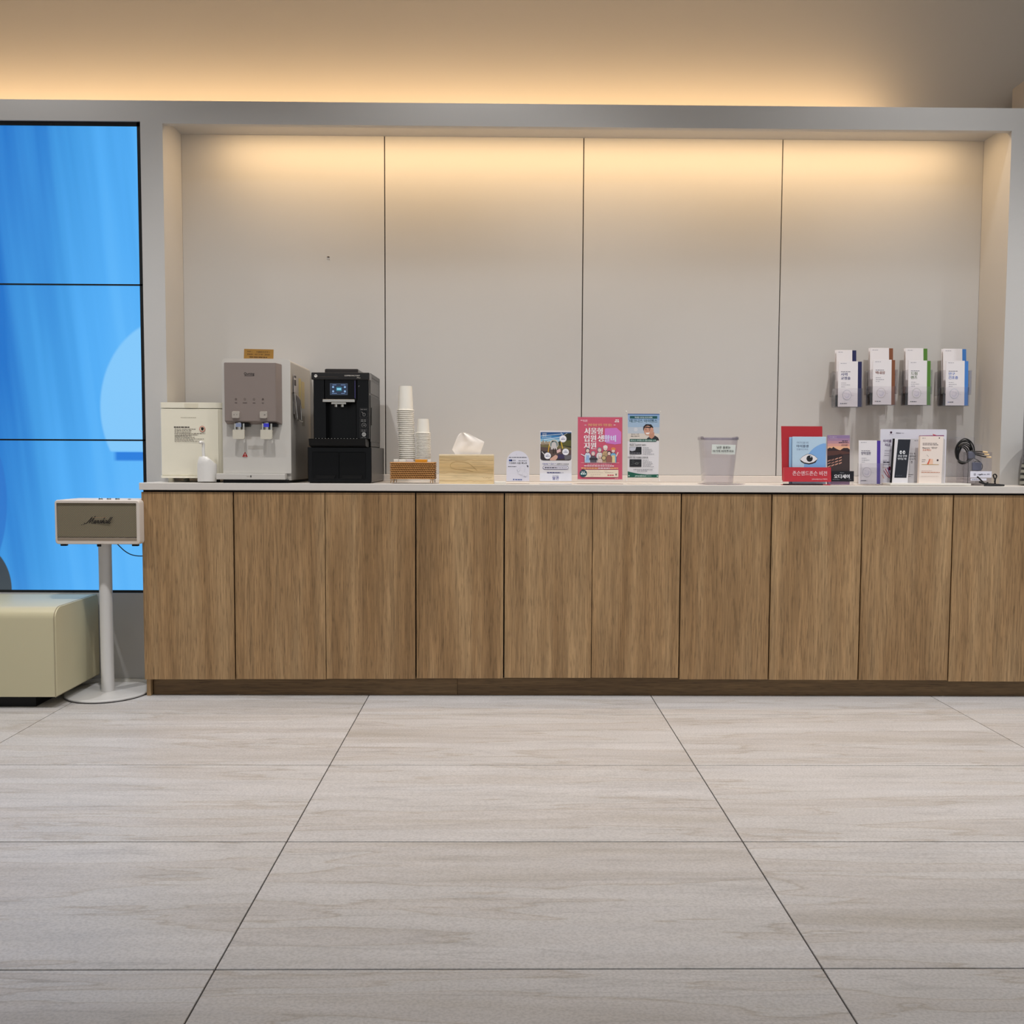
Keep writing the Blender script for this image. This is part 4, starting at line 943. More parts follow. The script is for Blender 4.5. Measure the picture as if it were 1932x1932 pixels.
figure(1131, 849, (150, 150, 156), (226, 216, 214)); figure(1142, 846, (214, 208, 206), (196, 160, 120), hat=(228, 222, 214), apron=(178, 150, 110)); figure(1108.5, 850, (96, 92, 98), (214, 218, 232), apron=(150, 180, 220)); figure(1157, 850, (206, 120, 90), (120, 170, 206), hat=(226, 140, 84), apron=(226, 206, 150)); figure(1119, 856, (170, 170, 178), (90, 86, 96), s_=.95); figure(1132, 861, (226, 220, 216), (216, 190, 180), s_=.8); figure(1149, 855, (70, 56, 54), (150, 96, 84), s_=.9)
P.line(1096, 857, 1106, 862, 1.6, (226, 222, 226)); P.line(1162.5, 861, 1166, 853, 2.2, (238, 206, 196)); P.disc(1139, 864, 4.6, (96, 82, 70)); P.disc(1139, 864, 3.6, (200, 176, 130)); P.rect(1112, 1127, 864, 868, (52, 48, 56)); P.rect(1104, 1112, 868, 873, (160, 196, 226))
P.rect(1096, 1168, 872.9, 873.5, (236, 190, 196))
P.dashes(1108, 1154, 876, .9, (240, 190, 200), 11, 3, 5); P.dashes(1102, 1158, 879.2, 1.7, WH, 12, 3, 6); P.dashes(1096.5, 1128, 883.4, 1.9, YL, 13, 3, 6); P.dashes(1128.5, 1151, 883.4, 1.9, WH, 14, 3, 6); P.dashes(1151.5, 1166, 883.4, 1.7, YL, 15, 3, 6)
P.rect(1101, 1166.5, 886.4, 900.3, (234, 218, 196)); P.disc(1100.5, 893.3, 7.0, (22, 74, 84)); P.dashes(1097, 1104, 891, 1.6, WH, 2, 2, 3); P.dashes(1095.6, 1105.4, 894.2, 2.6, (220, 240, 236), 3, 3, 4)
for (a, b, v) in ((1109, 1132, 888.5), (1139, 1146, 888.5), (1109, 1138, 892), (1114, 1133, 895.6), (1141, 1158, 891.5), (1114, 1119, 898.4)): P.dashes(a, b, v, .7, (190, 172, 156), int(a+v), 2, 4)
P.dashes(1146, 1158, 896.6, 2.0, (208, 72, 92), 21, 3, 4); P.rect(1161, 1163.5, 893.6, 897, (120, 110, 104)); P.dashes(1160, 1166, 902.4, .8, (240, 190, 200), 23, 1, 2)
P.done(po)

# ---- miniature banner stand
L = Loc(1213, -.165, vguess=905)
t = thing('mini_banner', 'miniature banner stand with a smiling man in black on pale blue, green foot', 'banner', L.loc(), rot=(math.radians(-3), 0, 0))
WPL = mat('white_rod', (226, 222, 216), .35)
bm = BM()
prism(bm, [(L.x(1184.2), L.z(901)), (L.x(1242.2), L.z(901)), (L.x(1244.3), L.z(780.8)), (L.x(1183.6), L.z(780.8))], -.0006, .0, 'y'); sh = obj('banner_sheet', bm, PAPER, t)
for s_ in (-1, 1):
    for v_, e in ((783, 776.3), (899, 907.5)):
        bm = BM(); uc = 1213+s_*29.5; ue = 1213+s_*(32 if v_ < 800 else 31)
        tube(bm, [(L.x(uc-s_*10), .014, L.z(v_+(10 if v_ < 800 else -10))), (L.x(uc), .003, L.z(v_)), (L.x(ue), -.004 if v_ > 800 else .0, L.z(e))], .0017, 8, 0); obj('stand_arm', bm, WPL, t, smooth=True)
        bm = BM(); lathe(bm, [(0, .003), (.002, .0024), (.0028, .0008), (.0028, -.0008), (0, -.001)], 12, cx=L.x(ue), cy_=(-.004 if v_ > 800 else 0), cz=L.z(e)-.0003); obj('end_cap', bm, WPL, t, smooth=True)
bm = BM(); cyl(bm, (L.x(1213), .016, L.z(792)), (L.x(1213), .016, L.z(890)), .002, 8); obj('rear_spine', bm, WPL, t)
P = Print(L, -.0007, 'banner_print')
P.rect(1184, 1244, 781, 793, (140, 170, 206)); P.rect(1184, 1244, 793, 806, (160, 184, 208)); P.rect(1184, 1244, 806, 818, (188, 196, 206)); P.rect(1184, 1243.8, 818, 832, (216, 206, 196)); P.rect(1183.8, 1244, 780.8, 782.2, (40, 78, 140))
P.rect(1187.8, 1239.5, 785, 790, (24, 84, 84)); P.text('백내장 다초점 인공수정체', 1213.5, 789.3, 3.2, (224, 236, 236), width=33, bold=.02)
P.text('테크니스 아이핸스', 1213.5, 797.4, 6.2, (22, 76, 92), width=52, bold=.03)
P.disc(1199, 810.5, 3.6, (206, 208, 214)); P.text('빛나는 시력', 1198, 820.3, 1.9, (60, 52, 50), width=15, bold=.01, shear=.2); P.text('봄날 선물이야', 1198, 824.2, 2.1, (60, 52, 50), width=16, bold=.02, shear=.2)
# smiling man, head tilted
P.poly([(1217.5, 831), (1221, 826.5), (1227, 822.5), (1236, 822), (1241.5, 826), (1243.4, 831)][::-1], (46, 44, 50)); P.poly([(1224.5, 825), (1223, 818), (1234, 815), (1234, 824), (1229, 828)], (196, 142, 118))
P.disc(1222.2, 809, 9.2, (26, 22, 24), rv=8.6); P.poly([(1212.5, 806), (1218, 800.4), (1228, 800.6), (1232, 806), (1231, 815), (1227, 812)], (26, 22, 24))
P.disc(1221.6, 812.4, 7.2, (206, 152, 128), rv=9.2); P.poly([(1214.4, 807.8), (1219, 804.8), (1229, 806.4), (1229.5, 809), (1221, 807)], (28, 24, 26)); P.disc(1231, 812, 1.9, (200, 146, 120), rv=2.8); P.disc(1229, 812.4, 3.6, (206, 152, 128), rv=6)
P.line(1216.2, 809.6, 1219.6, 809.2, .7, (44, 32, 30)); P.line(1223.4, 809.4, 1227, 810, .7, (44, 32, 30)); P.disc(1218.2, 811.4, .7, (40, 28, 28)); P.disc(1225, 811.8, .7, (40, 28, 28)); P.line(1220.8, 812, 1220, 815, .8, (182, 124, 100)); P.poly([(1217.2, 816.4), (1225.6, 816.2), (1223.6, 819.2), (1219.4, 819.4)], (244, 238, 234))
P.rect(1187.8, 1238, 828.4, 833.5, (22, 84, 72)); P.text('테크니스 아이핸스의 경쟁 장점을 소개', 1213, 832.6, 3.0, (226, 240, 234), width=47, bold=.02)
for v0, sd_ in ((838, 1), (861.5, 2)):
    P.dashes(1188, 1199, v0-1.6, .6, (150, 150, 150), sd_, 2, 3)
    P.text('백내장 수술하게 되셨다' if sd_ == 1 else '다양한 초점 거리에서 선명하게', 1203, v0+3.4, 3.4, (44, 44, 48), width=31 if sd_ == 1 else 38, bold=.02)
    P.rect(1187.6, 1210, v0+5.2, v0+19.2, (28, 28, 34))
    if sd_ == 1: P.poly([(1188, v0+5.6), (1200, v0+5.6), (1198, v0+12), (1192, v0+13.6), (1188, v0+12)], (196, 196, 206)); P.dashes(1189, 1208, v0+17, 1.0, (150, 150, 160), 5, 1, 3)
    else: P.disc(1194, v0+9.6, 2.2, (80, 84, 86)); P.disc(1194, v0+9.6, 1.5, (28, 28, 34)); P.disc(1201, v0+13, 3.2, (120, 124, 120), rv=2.0); P.disc(1201, v0+13, 2.5, (28, 28, 34), rv=1.4); P.line(1190, v0+15, 1207, v0+11, .4, (110, 112, 110))
    for q in range(5): P.dashes(1212.5, 1212.5+(11, 17, 19, 15, 22)[q], v0+6.8+q*3.0, .8, (130, 130, 138), sd_*10+q, 2, 4)
P.dashes(1195, 1231, 886, 1.1, (110, 110, 116), 31, 2, 5); P.dashes(1202, 1222, 888.8, 1.0, (110, 110, 116), 32, 2, 5)
P.poly([(1184, 889.5), (1190, 891), (1205, 894), (1220, 895.4), (1242.3, 895), (1242.2, 901), (1184.2, 901)], (22, 92, 72))
P.text('Johnson&Johnson', 1208.5, 899.1, 2.8, (228, 240, 234), width=22, shear=.3, bold=.01); P.text('VISION', 1224.5, 898.8, 1.5, (200, 220, 212), width=8); P.disc(1186.5, 897.6, 1.2, (200, 226, 214)); P.disc(1240.2, 898.2, 1.2, (200, 226, 214)); P.done(sh)
bm = BM(); box(bm, L.x(1206), L.x(1230), -.03, -.024, 0, .0012); obj('floor_clip', bm, WPL, t)

# ---- clear plastic bin with label
L = Loc(1359.5, -.150, vguess=906)
t = thing('clear_bin', 'clear tapered plastic bin with a white handwritten-style label', 'bin', L.loc())
LIL = clear('clear_lilac_plastic', (250, 249, 251), .12, .08)
hw_t, hw_b = 33*L.s, 26.5*L.s; H = L.z(827); 
bm = BM()
def ring(hw, hd, z, r=.012):
    return [bm.verts.new((a, b, z)) for a, b in rrect(-hw, hw, .06-hd, .06+hd, r, 4)]
r0, r1, r2, r3 = ring(hw_b, .046, .004), ring(hw_t, .058, H), ring(hw_t-.0025, .0555, H), ring(hw_b-.0025, .0435, .007)
n = len(r0)
for A, B in ((r0, r1), (r1, r2), (r2, r3)):
    for i in range(n): bm.faces.new((A[i], A[(i+1) % n], B[(i+1) % n], B[i]))
bm.faces.new(r3); bm.faces.new(r0[::-1]); bmesh.ops.recalc_face_normals(bm, faces=bm.faces[:]); obj('bin_body', bm, LIL, t, smooth=True)
bm = BM()
ro = [(a, b) for a, b in rrect(-hw_t-.003, hw_t+.003, -.001, .121, .014, 4)]; ri = [(a, b) for a, b in rrect(-hw_t+.0006, hw_t-.0006, .0026, .1174, .012, 4)]
for z0, z1 in ((H-.006, H+.0035),):
    a = [bm.verts.new((x, y, z0)) for x, y in ro]; b = [bm.verts.new((x, y, z1)) for x, y in ro]; c = [bm.verts.new((x, y, z1)) for x, y in ri]; d = [bm.verts.new((x, y, z0)) for x, y in ri]
    for A, B in ((a, b), (b, c), (c, d), (d, a)):
        for i in range(n): bm.faces.new((A[i], A[(i+1) % n], B[(i+1) % n], B[i]))
bmesh.ops.recalc_face_normals(bm, faces=bm.faces[:]); obj('bin_rim', bm, clear('clear_lilac_rim', (240, 237, 242), .3, .1), t, smooth=True)
for s_ in (-1, 1):
    bm = BM(); prism(bm, rrect(s_*hw_t-.006, s_*hw_t+.006, L.z(829), L.z(823.5), .003, 3), .03, .09, 'y'); obj('grip_lug', bm, MC['clear_lilac_rim'], t, smooth=True)
bm = BM(); sl = .012/H
pl_ = [(L.x(1342), L.z(856.6)), (L.x(1386.3), L.z(857.4)), (L.x(1387), L.z(839.4)), (L.x(1342.4), L.z(838.6))]
vs = [bm.verts.new((x, .0135-.012*(z/H)-.0012, z)) for x, z in pl_]; vb = [bm.verts.new((x, .0135-.012*(z/H)-.0006, z)) for x, z in pl_]
bm.faces.new(vs); bm.faces.new(vb[::-1]); 
for i in range(4): bm.faces.new((vs[i], vb[i], vb[(i+1) % 4], vs[(i+1) % 4]))
bmesh.ops.recalc_face_normals(bm, faces=bm.faces[:]); lb = obj('label_sticker', bm, mat('label_paper', (226, 232, 226), .5), t)
P = Print(L, .0135-.012*(L.z(838)/H)-.0014, 'label_print'); P.text('남은 음료는', 1364.5, 846.5, 4.6, (40, 42, 40), width=26, bold=.012); P.text('여기에 버려주세요', 1363.8, 853.4, 4.4, (40, 42, 40), width=40, bold=.012); P.done(lb)
L2 = Loc(1361, -.100, vguess=906)
bm = BM(); lathe(bm, [(0, .0004), (.070, .0004), (.100, .0030), (.101, .0040), (.070, .0018), (0, .0018)], 48)
for v_ in bm.verts: v_.co.y *= .92
o = obj('clear_plate', bm, clear('clear_plate_plastic', (236, 232, 238), .2, .1), smooth=True); o.location = (L2.X, L2.Y, .9); tag(o, 'thin clear round saucer under the clear plastic bin', 'plate')

# ---- leaflets and stands at the right
def sheet(parent, L, u0, u1, v0, v1, y, col, name='leaflet_sheet', th=.0012, um=None):
    bm = BM(); box(bm, L.x(u0), L.x(u1), y, y+th, L.z(v1), L.z(v0)); return obj(name, bm, mat('sheet_%d_%d_%d' % col, col, .45, noise=.02), parent)
# red brochure stand
L = Loc(1520, -.160, vguess=908)
t = thing('red_brochure_stand', 'red brochure stand with a white-lettered front pocket', 'brochure stand', L.loc(), rot=(math.radians(-3), 0, 0))
RED = mat('red_board', (178, 34, 44), .42, noise=.02); RED2 = mat('red_pocket', (192, 48, 60), .42, noise=.02)
bm = BM(); prism(bm, [(L.x(1477.5), L.z(906)), (L.x(1554.5), L.z(906)), (L.x(1553), L.z(803.8)), (L.x(1475.2), L.z(803.8))], .012, .016, 'y'); obj('back_panel', bm, RED, t)
bm = BM(); prism(bm, [(L.x(1477.6), L.z(909)), (L.x(1567), L.z(909)), (L.x(1566.5), L.z(881.8)), (L.x(1478), L.z(881.8))], -.009, -.007, 'y'); box(bm, L.x(1478), L.x(1480), -.007, .012, L.z(909), L.z(882)); pk = obj('front_pocket', bm, RED2, t)
bm = BM(); box(bm, L.x(1478), L.x(1566), -.007, .035, .0005, .004); obj('base', bm, RED, t)
bm = BM(); box(bm, L.x(1475.5), L.x(1551), -.014, -.0095, .0, .006, .001, 1); obj('dark_base_strip', bm, mat('dark_red_gloss', (40, 8, 10), .1), t)
P = Print(L, -.0091, 'pocket_lettering'); P.text('존슨앤드존슨 비전', 1526.5, 897.4, 8.6, (238, 206, 210), width=65, bold=.015); P.text('Johnson&Johnson VISION', 1545, 905, 2.3, (238, 206, 210), width=29, bold=.01); P.done(pk)
Lq = Loc(1524, -.163, vguess=900)
def brochure(name, L0, u0, u1, v0, zb, y, label, cat, group, col=(216, 214, 222), lean=-3, th=.0035, top_dy=0):
    Lb = Loc((u0+u1)/2, y, Z=zb, vguess=870); t = thing(name, label, cat, Lb.loc(), group, rot=(math.radians(lean), 0, math.radians(0)))
    bm = BM(); box(bm, Lb.x(u0), Lb.x(u1), 0, th, 0, Lb.z(v0), .0004, 1); o = obj('pages', bm, mat('sheet_%d_%d_%d' % col, col, .4, noise=.015), t); return t, Lb, o
for q, (u0, u1, v0, yy, lab) in enumerate(((1489.5, 1550, 824.8, -.1535, 'blue square eye booklet at the back of the red brochure stand'), (1495.5, 1559.3, 824, -.1605, 'pale blue square booklet with a drawn eye in front in the red brochure stand'))):
    b, Lb, pg = brochure('booklet', None, u0, u1, v0, .9045, yy, lab, 'booklet', 'blue booklets in the red stand', (182, 208, 228) if q else (150, 186, 222))
    if q == 1:
        P = Print(Lb, 0, 'cover_print')
        arc = [(1520, 908)] + [(1520+ (0), 885)] 
        pts_ = [(1559.2, 906), (1519.5, 906)] + [(1566-48.5*math.cos(math.radians(a)), 884-49*math.sin(math.radians(a))*1.0) for a in range(-20, 82, 8)] + [(1559.2, 836.5)]
        P.poly(pts_[::-1], (126, 172, 224))
        P.text('여러분의', 1514.5, 837.6, 4.4, (120, 138, 160), width=22); P.text('아이봄생', 1514.5, 844.4, 5.2, (36, 48, 88), width=22.5, bold=.03); P.text('만들어드려요', 1514.5, 849.6, 3.4, (130, 150, 176), width=22)
        eye = [(1510, 866.8), (1516, 861), (1524, 857.2), (1531, 857.4), (1538, 860.6), (1543.4, 865.8), (1540, 870), (1534, 873.6), (1527, 875.2), (1519, 873.6), (1513, 870)]
        P.poly([(u+(u-1527)*.03, v+(v-866)*.08) for u, v in eye], (52, 46, 52)); P.poly(eye, (232, 228, 230)); P.poly([(1510, 867), (1518, 872.4), (1527, 874), (1536, 871.6), (1543.4, 866), (1539.6, 872.6), (1534, 875), (1527, 876.4), (1518, 874.8), (1512, 871.4)], (44, 38, 44))
        P.disc(1528.2, 865.2, 6.0, (22, 22, 28), n=24); P.disc(1530.4, 861.8, 1.3, (206, 212, 222)); P.done(pg)
# photo brochure in clear stand with black pocket
L = Loc(1587, -.150, vguess=908)
t = thing('clear_brochure_stand', 'clear curved-top stand with a black lettered pocket, right of the red stand', 'brochure stand', L.loc(), rot=(math.radians(-3), 0, 0))
bm = BM(); prism(bm, rrect(L.x(1565), L.x(1612), .002, L.z(822.5), (.022, .004, 0, 0), 6), .012, .0145, 'y'); obj('back_panel', bm, CLEAR2, t)
bm = BM(); box(bm, L.x(1564.5), L.x(1611.5), -.012, .045, 0, .0022); obj('base', bm, CLEAR2, t)
bm = BM(); box(bm, L.x(1567.5), L.x(1609.5), -.010, -.0075, L.z(908.5), L.z(889)); pk = obj('front_pocket', bm, mat('black_card', (18, 16, 24), .35), t)
P = Print(L, -.0101, 'pocket_lettering'); P.text('오디세이', 1586.7, 902.8, 7.6, (236, 234, 238), width=29, bold=.04); P.text('하이브리드', 1587, 893, 1.7, (180, 180, 190), width=8); P.dashes(1569.5, 1583, 904.8, .9, (130, 130, 140), 3, 2, 4); P.dashes(1599.5, 1604, 904.8, .8, (130, 130, 140), 4, 1, 2); P.done(pk)
b, Lb, pg = brochure('photo_brochure', None, 1561.6, 1604.2, 821, .903, -.154, 'brochure with a dusk riverside bridge photograph in the clear stand, left of the white leaflets', 'brochure', None, (150, 120, 150))
P = Print(Lb, 0, 'dusk_picture')
for v0, v1, c in ((821.3, 827, (140, 116, 156)), (827, 832, (160, 126, 156)), (832, 837, (184, 138, 150)), (837, 842, (212, 154, 142)), (842, 851, (230, 176, 140))): P.rect(1561.8, 1604, v0, v1, c)
P.poly([(1561.8, 847), (1566, 844.6), (1570, 846), (1573, 843), (1576, 845.4), (1582, 848.4), (1586, 849.5), (1592, 845.2), (1600, 845), (1604, 848), (1604, 905), (1561.8, 905)], (46, 30, 34)); P.poly([(1561.8, 851), (1586, 850), (1604, 853), (1604, 856), (1561.8, 860)], (84, 50, 44))
P.poly([(1567, 905), (1604, 905), (1604, 858), (1592, 858), (1588, 866), (1561.8, 880), (1561.8, 905)], (60, 46, 46))
for q in range(4):
    for r_ in range(3):
        u = 1562.5+q*7-(0); v = 863+r_*5.2+ (3-q)*2.0; P.poly([(u, v+2.6), (u, v+.4), (u+5.4, v-1.6), (u+5.4, v+.2)], (206, 150, 130))
for (a, b_, c, d) in ((1561.8, 877, 1592, 862), (1561.8, 866, 1588, 856), (1561.8, 872, 1590, 859)): P.line(a, b_, c, d, .7, (26, 18, 22))
P.text('나이들기', 1571.5, 825.8, 2.2, (230, 210, 226), width=14); P.dashes(1567, 1580, 828, .6, (210, 190, 210), 5, 2, 3); P.dashes(1589.5, 1601, 832, 1.5, (50, 30, 50), 6, 2, 4); P.dashes(1583, 1601, 835, 1.5, (50, 30, 50), 7, 2, 4); P.text('ODYSSEY', 1594.5, 841.4, 3.2, (40, 24, 44), width=13, shear=.2); P.done(pg)

# clear pocket with a white-and-purple leaflet
def leaflet(u0, u1, ub, v0, v1, zb, y, bar, title, tc_, label, group, parent=None, lean=-4, small=False, extra=3):
    Lb = Loc((u0+ub)/2, y, Z=zb, vguess=(v0+v1)/2)
    t = thing('leaflet', label, 'leaflet', Lb.loc(), group, rot=(math.radians(lean), 0, 0))
    off = Lb.vb-v1   # the measured bottom sits at the leaflet's own base
    class LZ2:
        def x(s, u): return Lb.x(u)
        def z(s, v): return (v1-v)*Lb.s
    Z = LZ2()
    bm = BM(); box(bm, Lb.x(u0), Lb.x(u1), 0, .0022, 0, Z.z(v0), .0003, 1); f = obj('front_page', bm, PAPER, t)
    bm = BM(); box(bm, Lb.x(u1-2), Lb.x(ub), .0024, .0044, 0, Z.z(v0+.4), .0003, 1); obj('colour_bar_page', bm, mat('bar_%d_%d_%d' % bar, bar, .45, noise=.02), t)
    P = Print(Z, 0, 'cover_print'); w_ = u1-u0; gry = (150, 148, 160)
    P.dashes(u0+w_*.12, u0+w_*.42, v0+4, .9, gry, int(u0), 3, 4)
    if not small:
        P.dashes(u0+w_*.14, u0+w_*.62, v0+19.6, 1.2, (120, 116, 130), int(u0)+1, 3, 5)
        for q, tx in enumerate(title): P.text(tx, u0+w_*.14, v0+27.5+q*7.2, 5.8, tc_, align='LEFT', width=min(w_*.52, 6.0*len(tx)), bold=.03)
        for q in range(3): P.dashes(u0+w_*.16, u0+w_*(.42, .6, .36)[q], v0+27.5+len(title)*7.2-1+q*3.6, .8, gry, int(u0)+5+q, 2, 4)
        cu, cv, r_ = u0+w_*.45, v1-22, 8.5
        P.disc(cu, cv, r_, tuple((c*1+205*5)//6 for c in tc_), rv=9.5); P.disc(cu, cv, r_-.8, (225, 220, 224), rv=8.7); P.disc(cu, cv+1, r_-3.5, (206, 202, 214), rv=5.5); P.disc(cu-1, cv-1, r_-4.4, (222, 218, 224), rv=4.6)
        P.line(cu-8, cv-5, cu+13, cv+1.5, .4, (190, 186, 196))
        P.disc(u0+w_*.14, v1-6, .9, tc_); P.dashes(u0+w_*.19, u0+w_*.45, v1-6, 1.3, (70, 68, 84), int(u0)+9, 3, 4)
    P.done(f); return t
def holder_box(parent, x0, x1, y0, y1, z0, z1, m=None, nm='clear_pocket', front=1.0):
    m = m or CLEAR2; th = .0022; bm = BM(); h = z1-z0
    box(bm, x0, x1, y1-th, y1, z0, z1); box(bm, x0, x1, y0, y0+th, z0, z0+h*front); box(bm, x0, x0+th, y0+th, y1-th, z0, z0+h*max(front, .6)); box(bm, x1-th, x1, y0+th, y1-th, z0, z0+h*max(front, .6)); box(bm, x0+th, x1-th, y0+th, y1-th, z0, z0+th)
    return obj(nm, bm, m, parent)
L = Loc(1641, -.145, vguess=908)
t = thing('leaflet_holder', 'clear holder on the counter with the white and purple leaflet', 'leaflet holder', L.loc())
holder_box(t, L.x(1622), L.x(1665), -.012, .030, .004, L.z(874), front=1.0)
bm = BM(); prism(bm, rrect(L.x(1628), L.x(1664), 0, .004, .0005, 1), -.028, .034, 'y'); obj('foot', bm, CLEAR2, t)
leaflet(1621, 1655.5, 1662.5, 825, 907, .9066, -.150, (74, 50, 150), ['망막질환'], (52, 46, 90), 'white leaflet with a purple right edge in the clear holder on the counter', None, lean=-3)
# white display board with stepped base
L = Loc(1724, -.110, vguess=905)
t = thing('display_board', 'white rounded display board with printed left margin on a long white base', 'display board', L.loc())
bm = BM(); prism(bm, rrect(L.x(1661.5), L.x(1787), .004, L.z(810), (.006, .006, .001, .001), 5), .016, .020, 'y'); bb_ = obj('back_board', bm, SIGN, t)
bm = BM(); box(bm, L.x(1666), L.x(1816), -.075, .03, .0015, .0105, .001, 1); obj('base', bm, WHITEP, t)
P = Print(L, .0158, 'board_print'); VI = (74, 36, 96)
P.disc(1681.5, 816.3, 2.1, (60, 22, 50)); P.rect(1678, 1686, 819.8, 820.3, (170, 160, 176)); P.text('Abbvie', 1695, 818.3, 2.4, (60, 56, 70), width=9, bold=.02); P.rect(1700.5, 1706, 816.9, 817.7, (170, 166, 176))
P.text('아이를', 1674.8, 835, 5.4, VI, width=15.5, bold=.04); P.text('지금', 1675.5, 842.2, 5.4, VI, width=10.5, bold=.04)
for (v, a, b_) in ((850.5, 1670.5, 1684), (855.6, 1670, 1680), (859.4, 1670, 1679), (869, 1668, 1676), (876.5, 1668, 1681)): P.dashes(a, b_, v, .8, (150, 142, 160), int(v), 2, 4)
P.dashes(1668, 1680, 872.3, 1.8, (50, 36, 66), 5, 4, 6); P.line(1667, 882, 1682, 884.5, .6, (200, 160, 120))
for q, c in enumerate(((150, 36, 90), (200, 60, 90), (96, 40, 130))): P.line(1669+q*3.5, 888-q*3, 1676+q*3, 898-q, 1.3, c); P.line(1676+q*3, 898-q, 1682, 903-q*3, 1.3, c)
P.line(1666.5, 896, 1670, 903, 1.2, (214, 120, 60)); P.disc(1680.5, 884, 2.4, (120, 30, 60), rv=4); P.done(bb_)
zb_ = .9+.0107
# black and white leaflets leaning right on the board
for q, (ul, ur, ut, c, lab, yy) in enumerate(((1683.5, 1690, 827.5, (18, 18, 22), 'black leaflet edge at the left of the black-and-white leaflets on the white board', -.122), (1687.5, 1717, 827, (222, 220, 224), 'white-bordered black leaflet with white lettering on the white display board', -.130), (1710, 1734.5, 828, (196, 194, 198), 'pale grey leaflet with black lettering, between the black leaflet and the cream box', -.120))):
    Lb = Loc((ul+ur)/2, yy, Z=zb_, vguess=866); t = thing('leaflet', lab, 'leaflet', Lb.loc(), 'leaflets on the white display board', rot=(math.radians(-3), 0, 0))
    sk = 3.2
    P0 = [(Lb.x(ul-sk), 0), (Lb.x(ur-sk), 0), (Lb.x(ur+sk*.6), Lb.z(ut)), (Lb.x(ul+sk*.6), Lb.z(ut))]
    bm = BM(); prism(bm, P0, 0, .0025, 'y'); f = obj('front_page', bm, mat('sheet_%d_%d_%d' % c, c, .4, noise=.015), t)
    if q == 1:
        P = Print(Lb, 0, 'cover_print'); P.poly([(1692.2-3.9, 901.5), (1711.5, 901.5), (1718.8, 829), (1695.2, 829)][::1], (24, 30, 42))
        P.disc(1700.6, 853.4, 2.3, (234, 236, 240), rv=3.4); P.disc(1706.6, 853.4, 2.3, (234, 236, 240), rv=3.4); P.disc(1700.9, 853.8, .9, (24, 30, 42), rv=1.6); P.disc(1706.9, 853.8, .9, (24, 30, 42), rv=1.6)
        P.text('건성 안행', 1703.5, 862.4, 4.0, (228, 230, 236), width=17, bold=.03); P.text('벗어날 때!', 1703, 867.6, 3.8, (228, 230, 236), width=16.5, bold=.03); P.dashes(1691, 1703, 897.2, .8, (80, 86, 100), 3, 3, 5); P.done(f)
    if q == 2:
        P = Print(Lb, 0, 'cover_print'); P.dashes(1726, 1733, 831.5, .9, (90, 88, 96), 2, 3, 4); Kk = (44, 40, 48)
        P.text('이 눈 속', 1722, 857.5, 3.4, Kk, width=12, bold=.03); P.text('황반변성', 1722, 862.6, 3.4, Kk, width=13, bold=.03); P.text('이야기', 1722, 868, 3.4, Kk, width=12, bold=.03); P.disc(1721.2, 872, 1.5, Kk, rv=2.2); P.disc(1721.2, 872.3, .8, (196, 194, 198), rv=1.3); P.dashes(1714, 1724, 895.4, 1.0, Kk, 4, 2, 3); P.dashes(1715, 1720, 898.6, .9, Kk, 5, 2, 3); P.done(f)
Lb = Loc(1758, -.160, Z=zb_, vguess=866)
t = thing('leaflet_box', 'cream leaflet with orange lettering in a slim white pocket on the display board', 'leaflet', Lb.loc(), rot=(math.radians(-2), 0, 0))
CR = mat('cream_card', (238, 224, 214), .5, noise=.01)
bm = BM(); prism(bm, [(Lb.x(1734.8), 0), (Lb.x(1777.5), 0), (Lb.x(1780.5), Lb.z(823)), (Lb.x(1736.6), Lb.z(823))], 0, .016, 'y'); f = obj('front_page', bm, CR, t)
bm = BM(); prism(bm, [(Lb.x(1736.6), Lb.z(823.2)), (Lb.x(1782), Lb.z(823.2)), (Lb.x(1782), Lb.z(821)), (Lb.x(1736.6), Lb.z(821.8))], .003, .012, 'y'); obj('top_fold', bm, mat('violet_red_fold', (130, 60, 110), .5), t)
bm = BM(); prism(bm, [(Lb.x(1778.2), 0), (Lb.x(1784.5), 0), (Lb.x(1784.5), Lb.z(830)), (Lb.x(1781), Lb.z(826))], .004, .02, 'y'); obj('side_pocket', bm, mat('pale_grey_card', (196, 190, 190), .5), t)
bm = BM(); prism(bm, [(Lb.x(1762), Lb.z(818.5)), (Lb.x(1772), Lb.z(821.5)), (Lb.x(1764), Lb.z(821.5))], .012, .013, 'y'); obj('fold_tip', bm, mat('red_card', (206, 70, 60), .5), t)
P = Print(Lb, 0, 'cover_print'); OR = (206, 104, 60); gk = (90, 80, 84)
P.dashes(1740, 1746.5, 827, .8, gk, 2, 3, 4); P.disc(1772.5, 826.6, 1.1, (60, 30, 50)); P.dashes(1741, 1768, 836.6, 1.0, gk, 3, 3, 6); P.dashes(1741, 1770.5, 839.2, 1.0, gk, 4, 3, 6)
P.text("Beovu '진단'", 1755, 846.4, 3.0, (60, 46, 50), width=28, bold=.03); P.text('프로젝트!', 1749, 851, 3.4, OR, width=16, bold=.02)
P.line(1749, 858, 1752.5, 861.5, .4, gk); P.rect(1753, 1761, 866, 876.2, (238, 196, 170)); P.poly([(1749.5, 876), (1754.5, 865.6), (1756, 866), (1752.8, 876)], (216, 96, 70)); P.rect(1739.5, 1772, 876, 876.8, (196, 160, 90)); P.disc(1769.8, 868.2, 1.8, (76, 58, 66)); P.dashes(1740, 1747, 867.4, .7, gk, 7, 2, 3); P.dashes(1740, 1745, 871, .7, gk, 8, 2, 3)
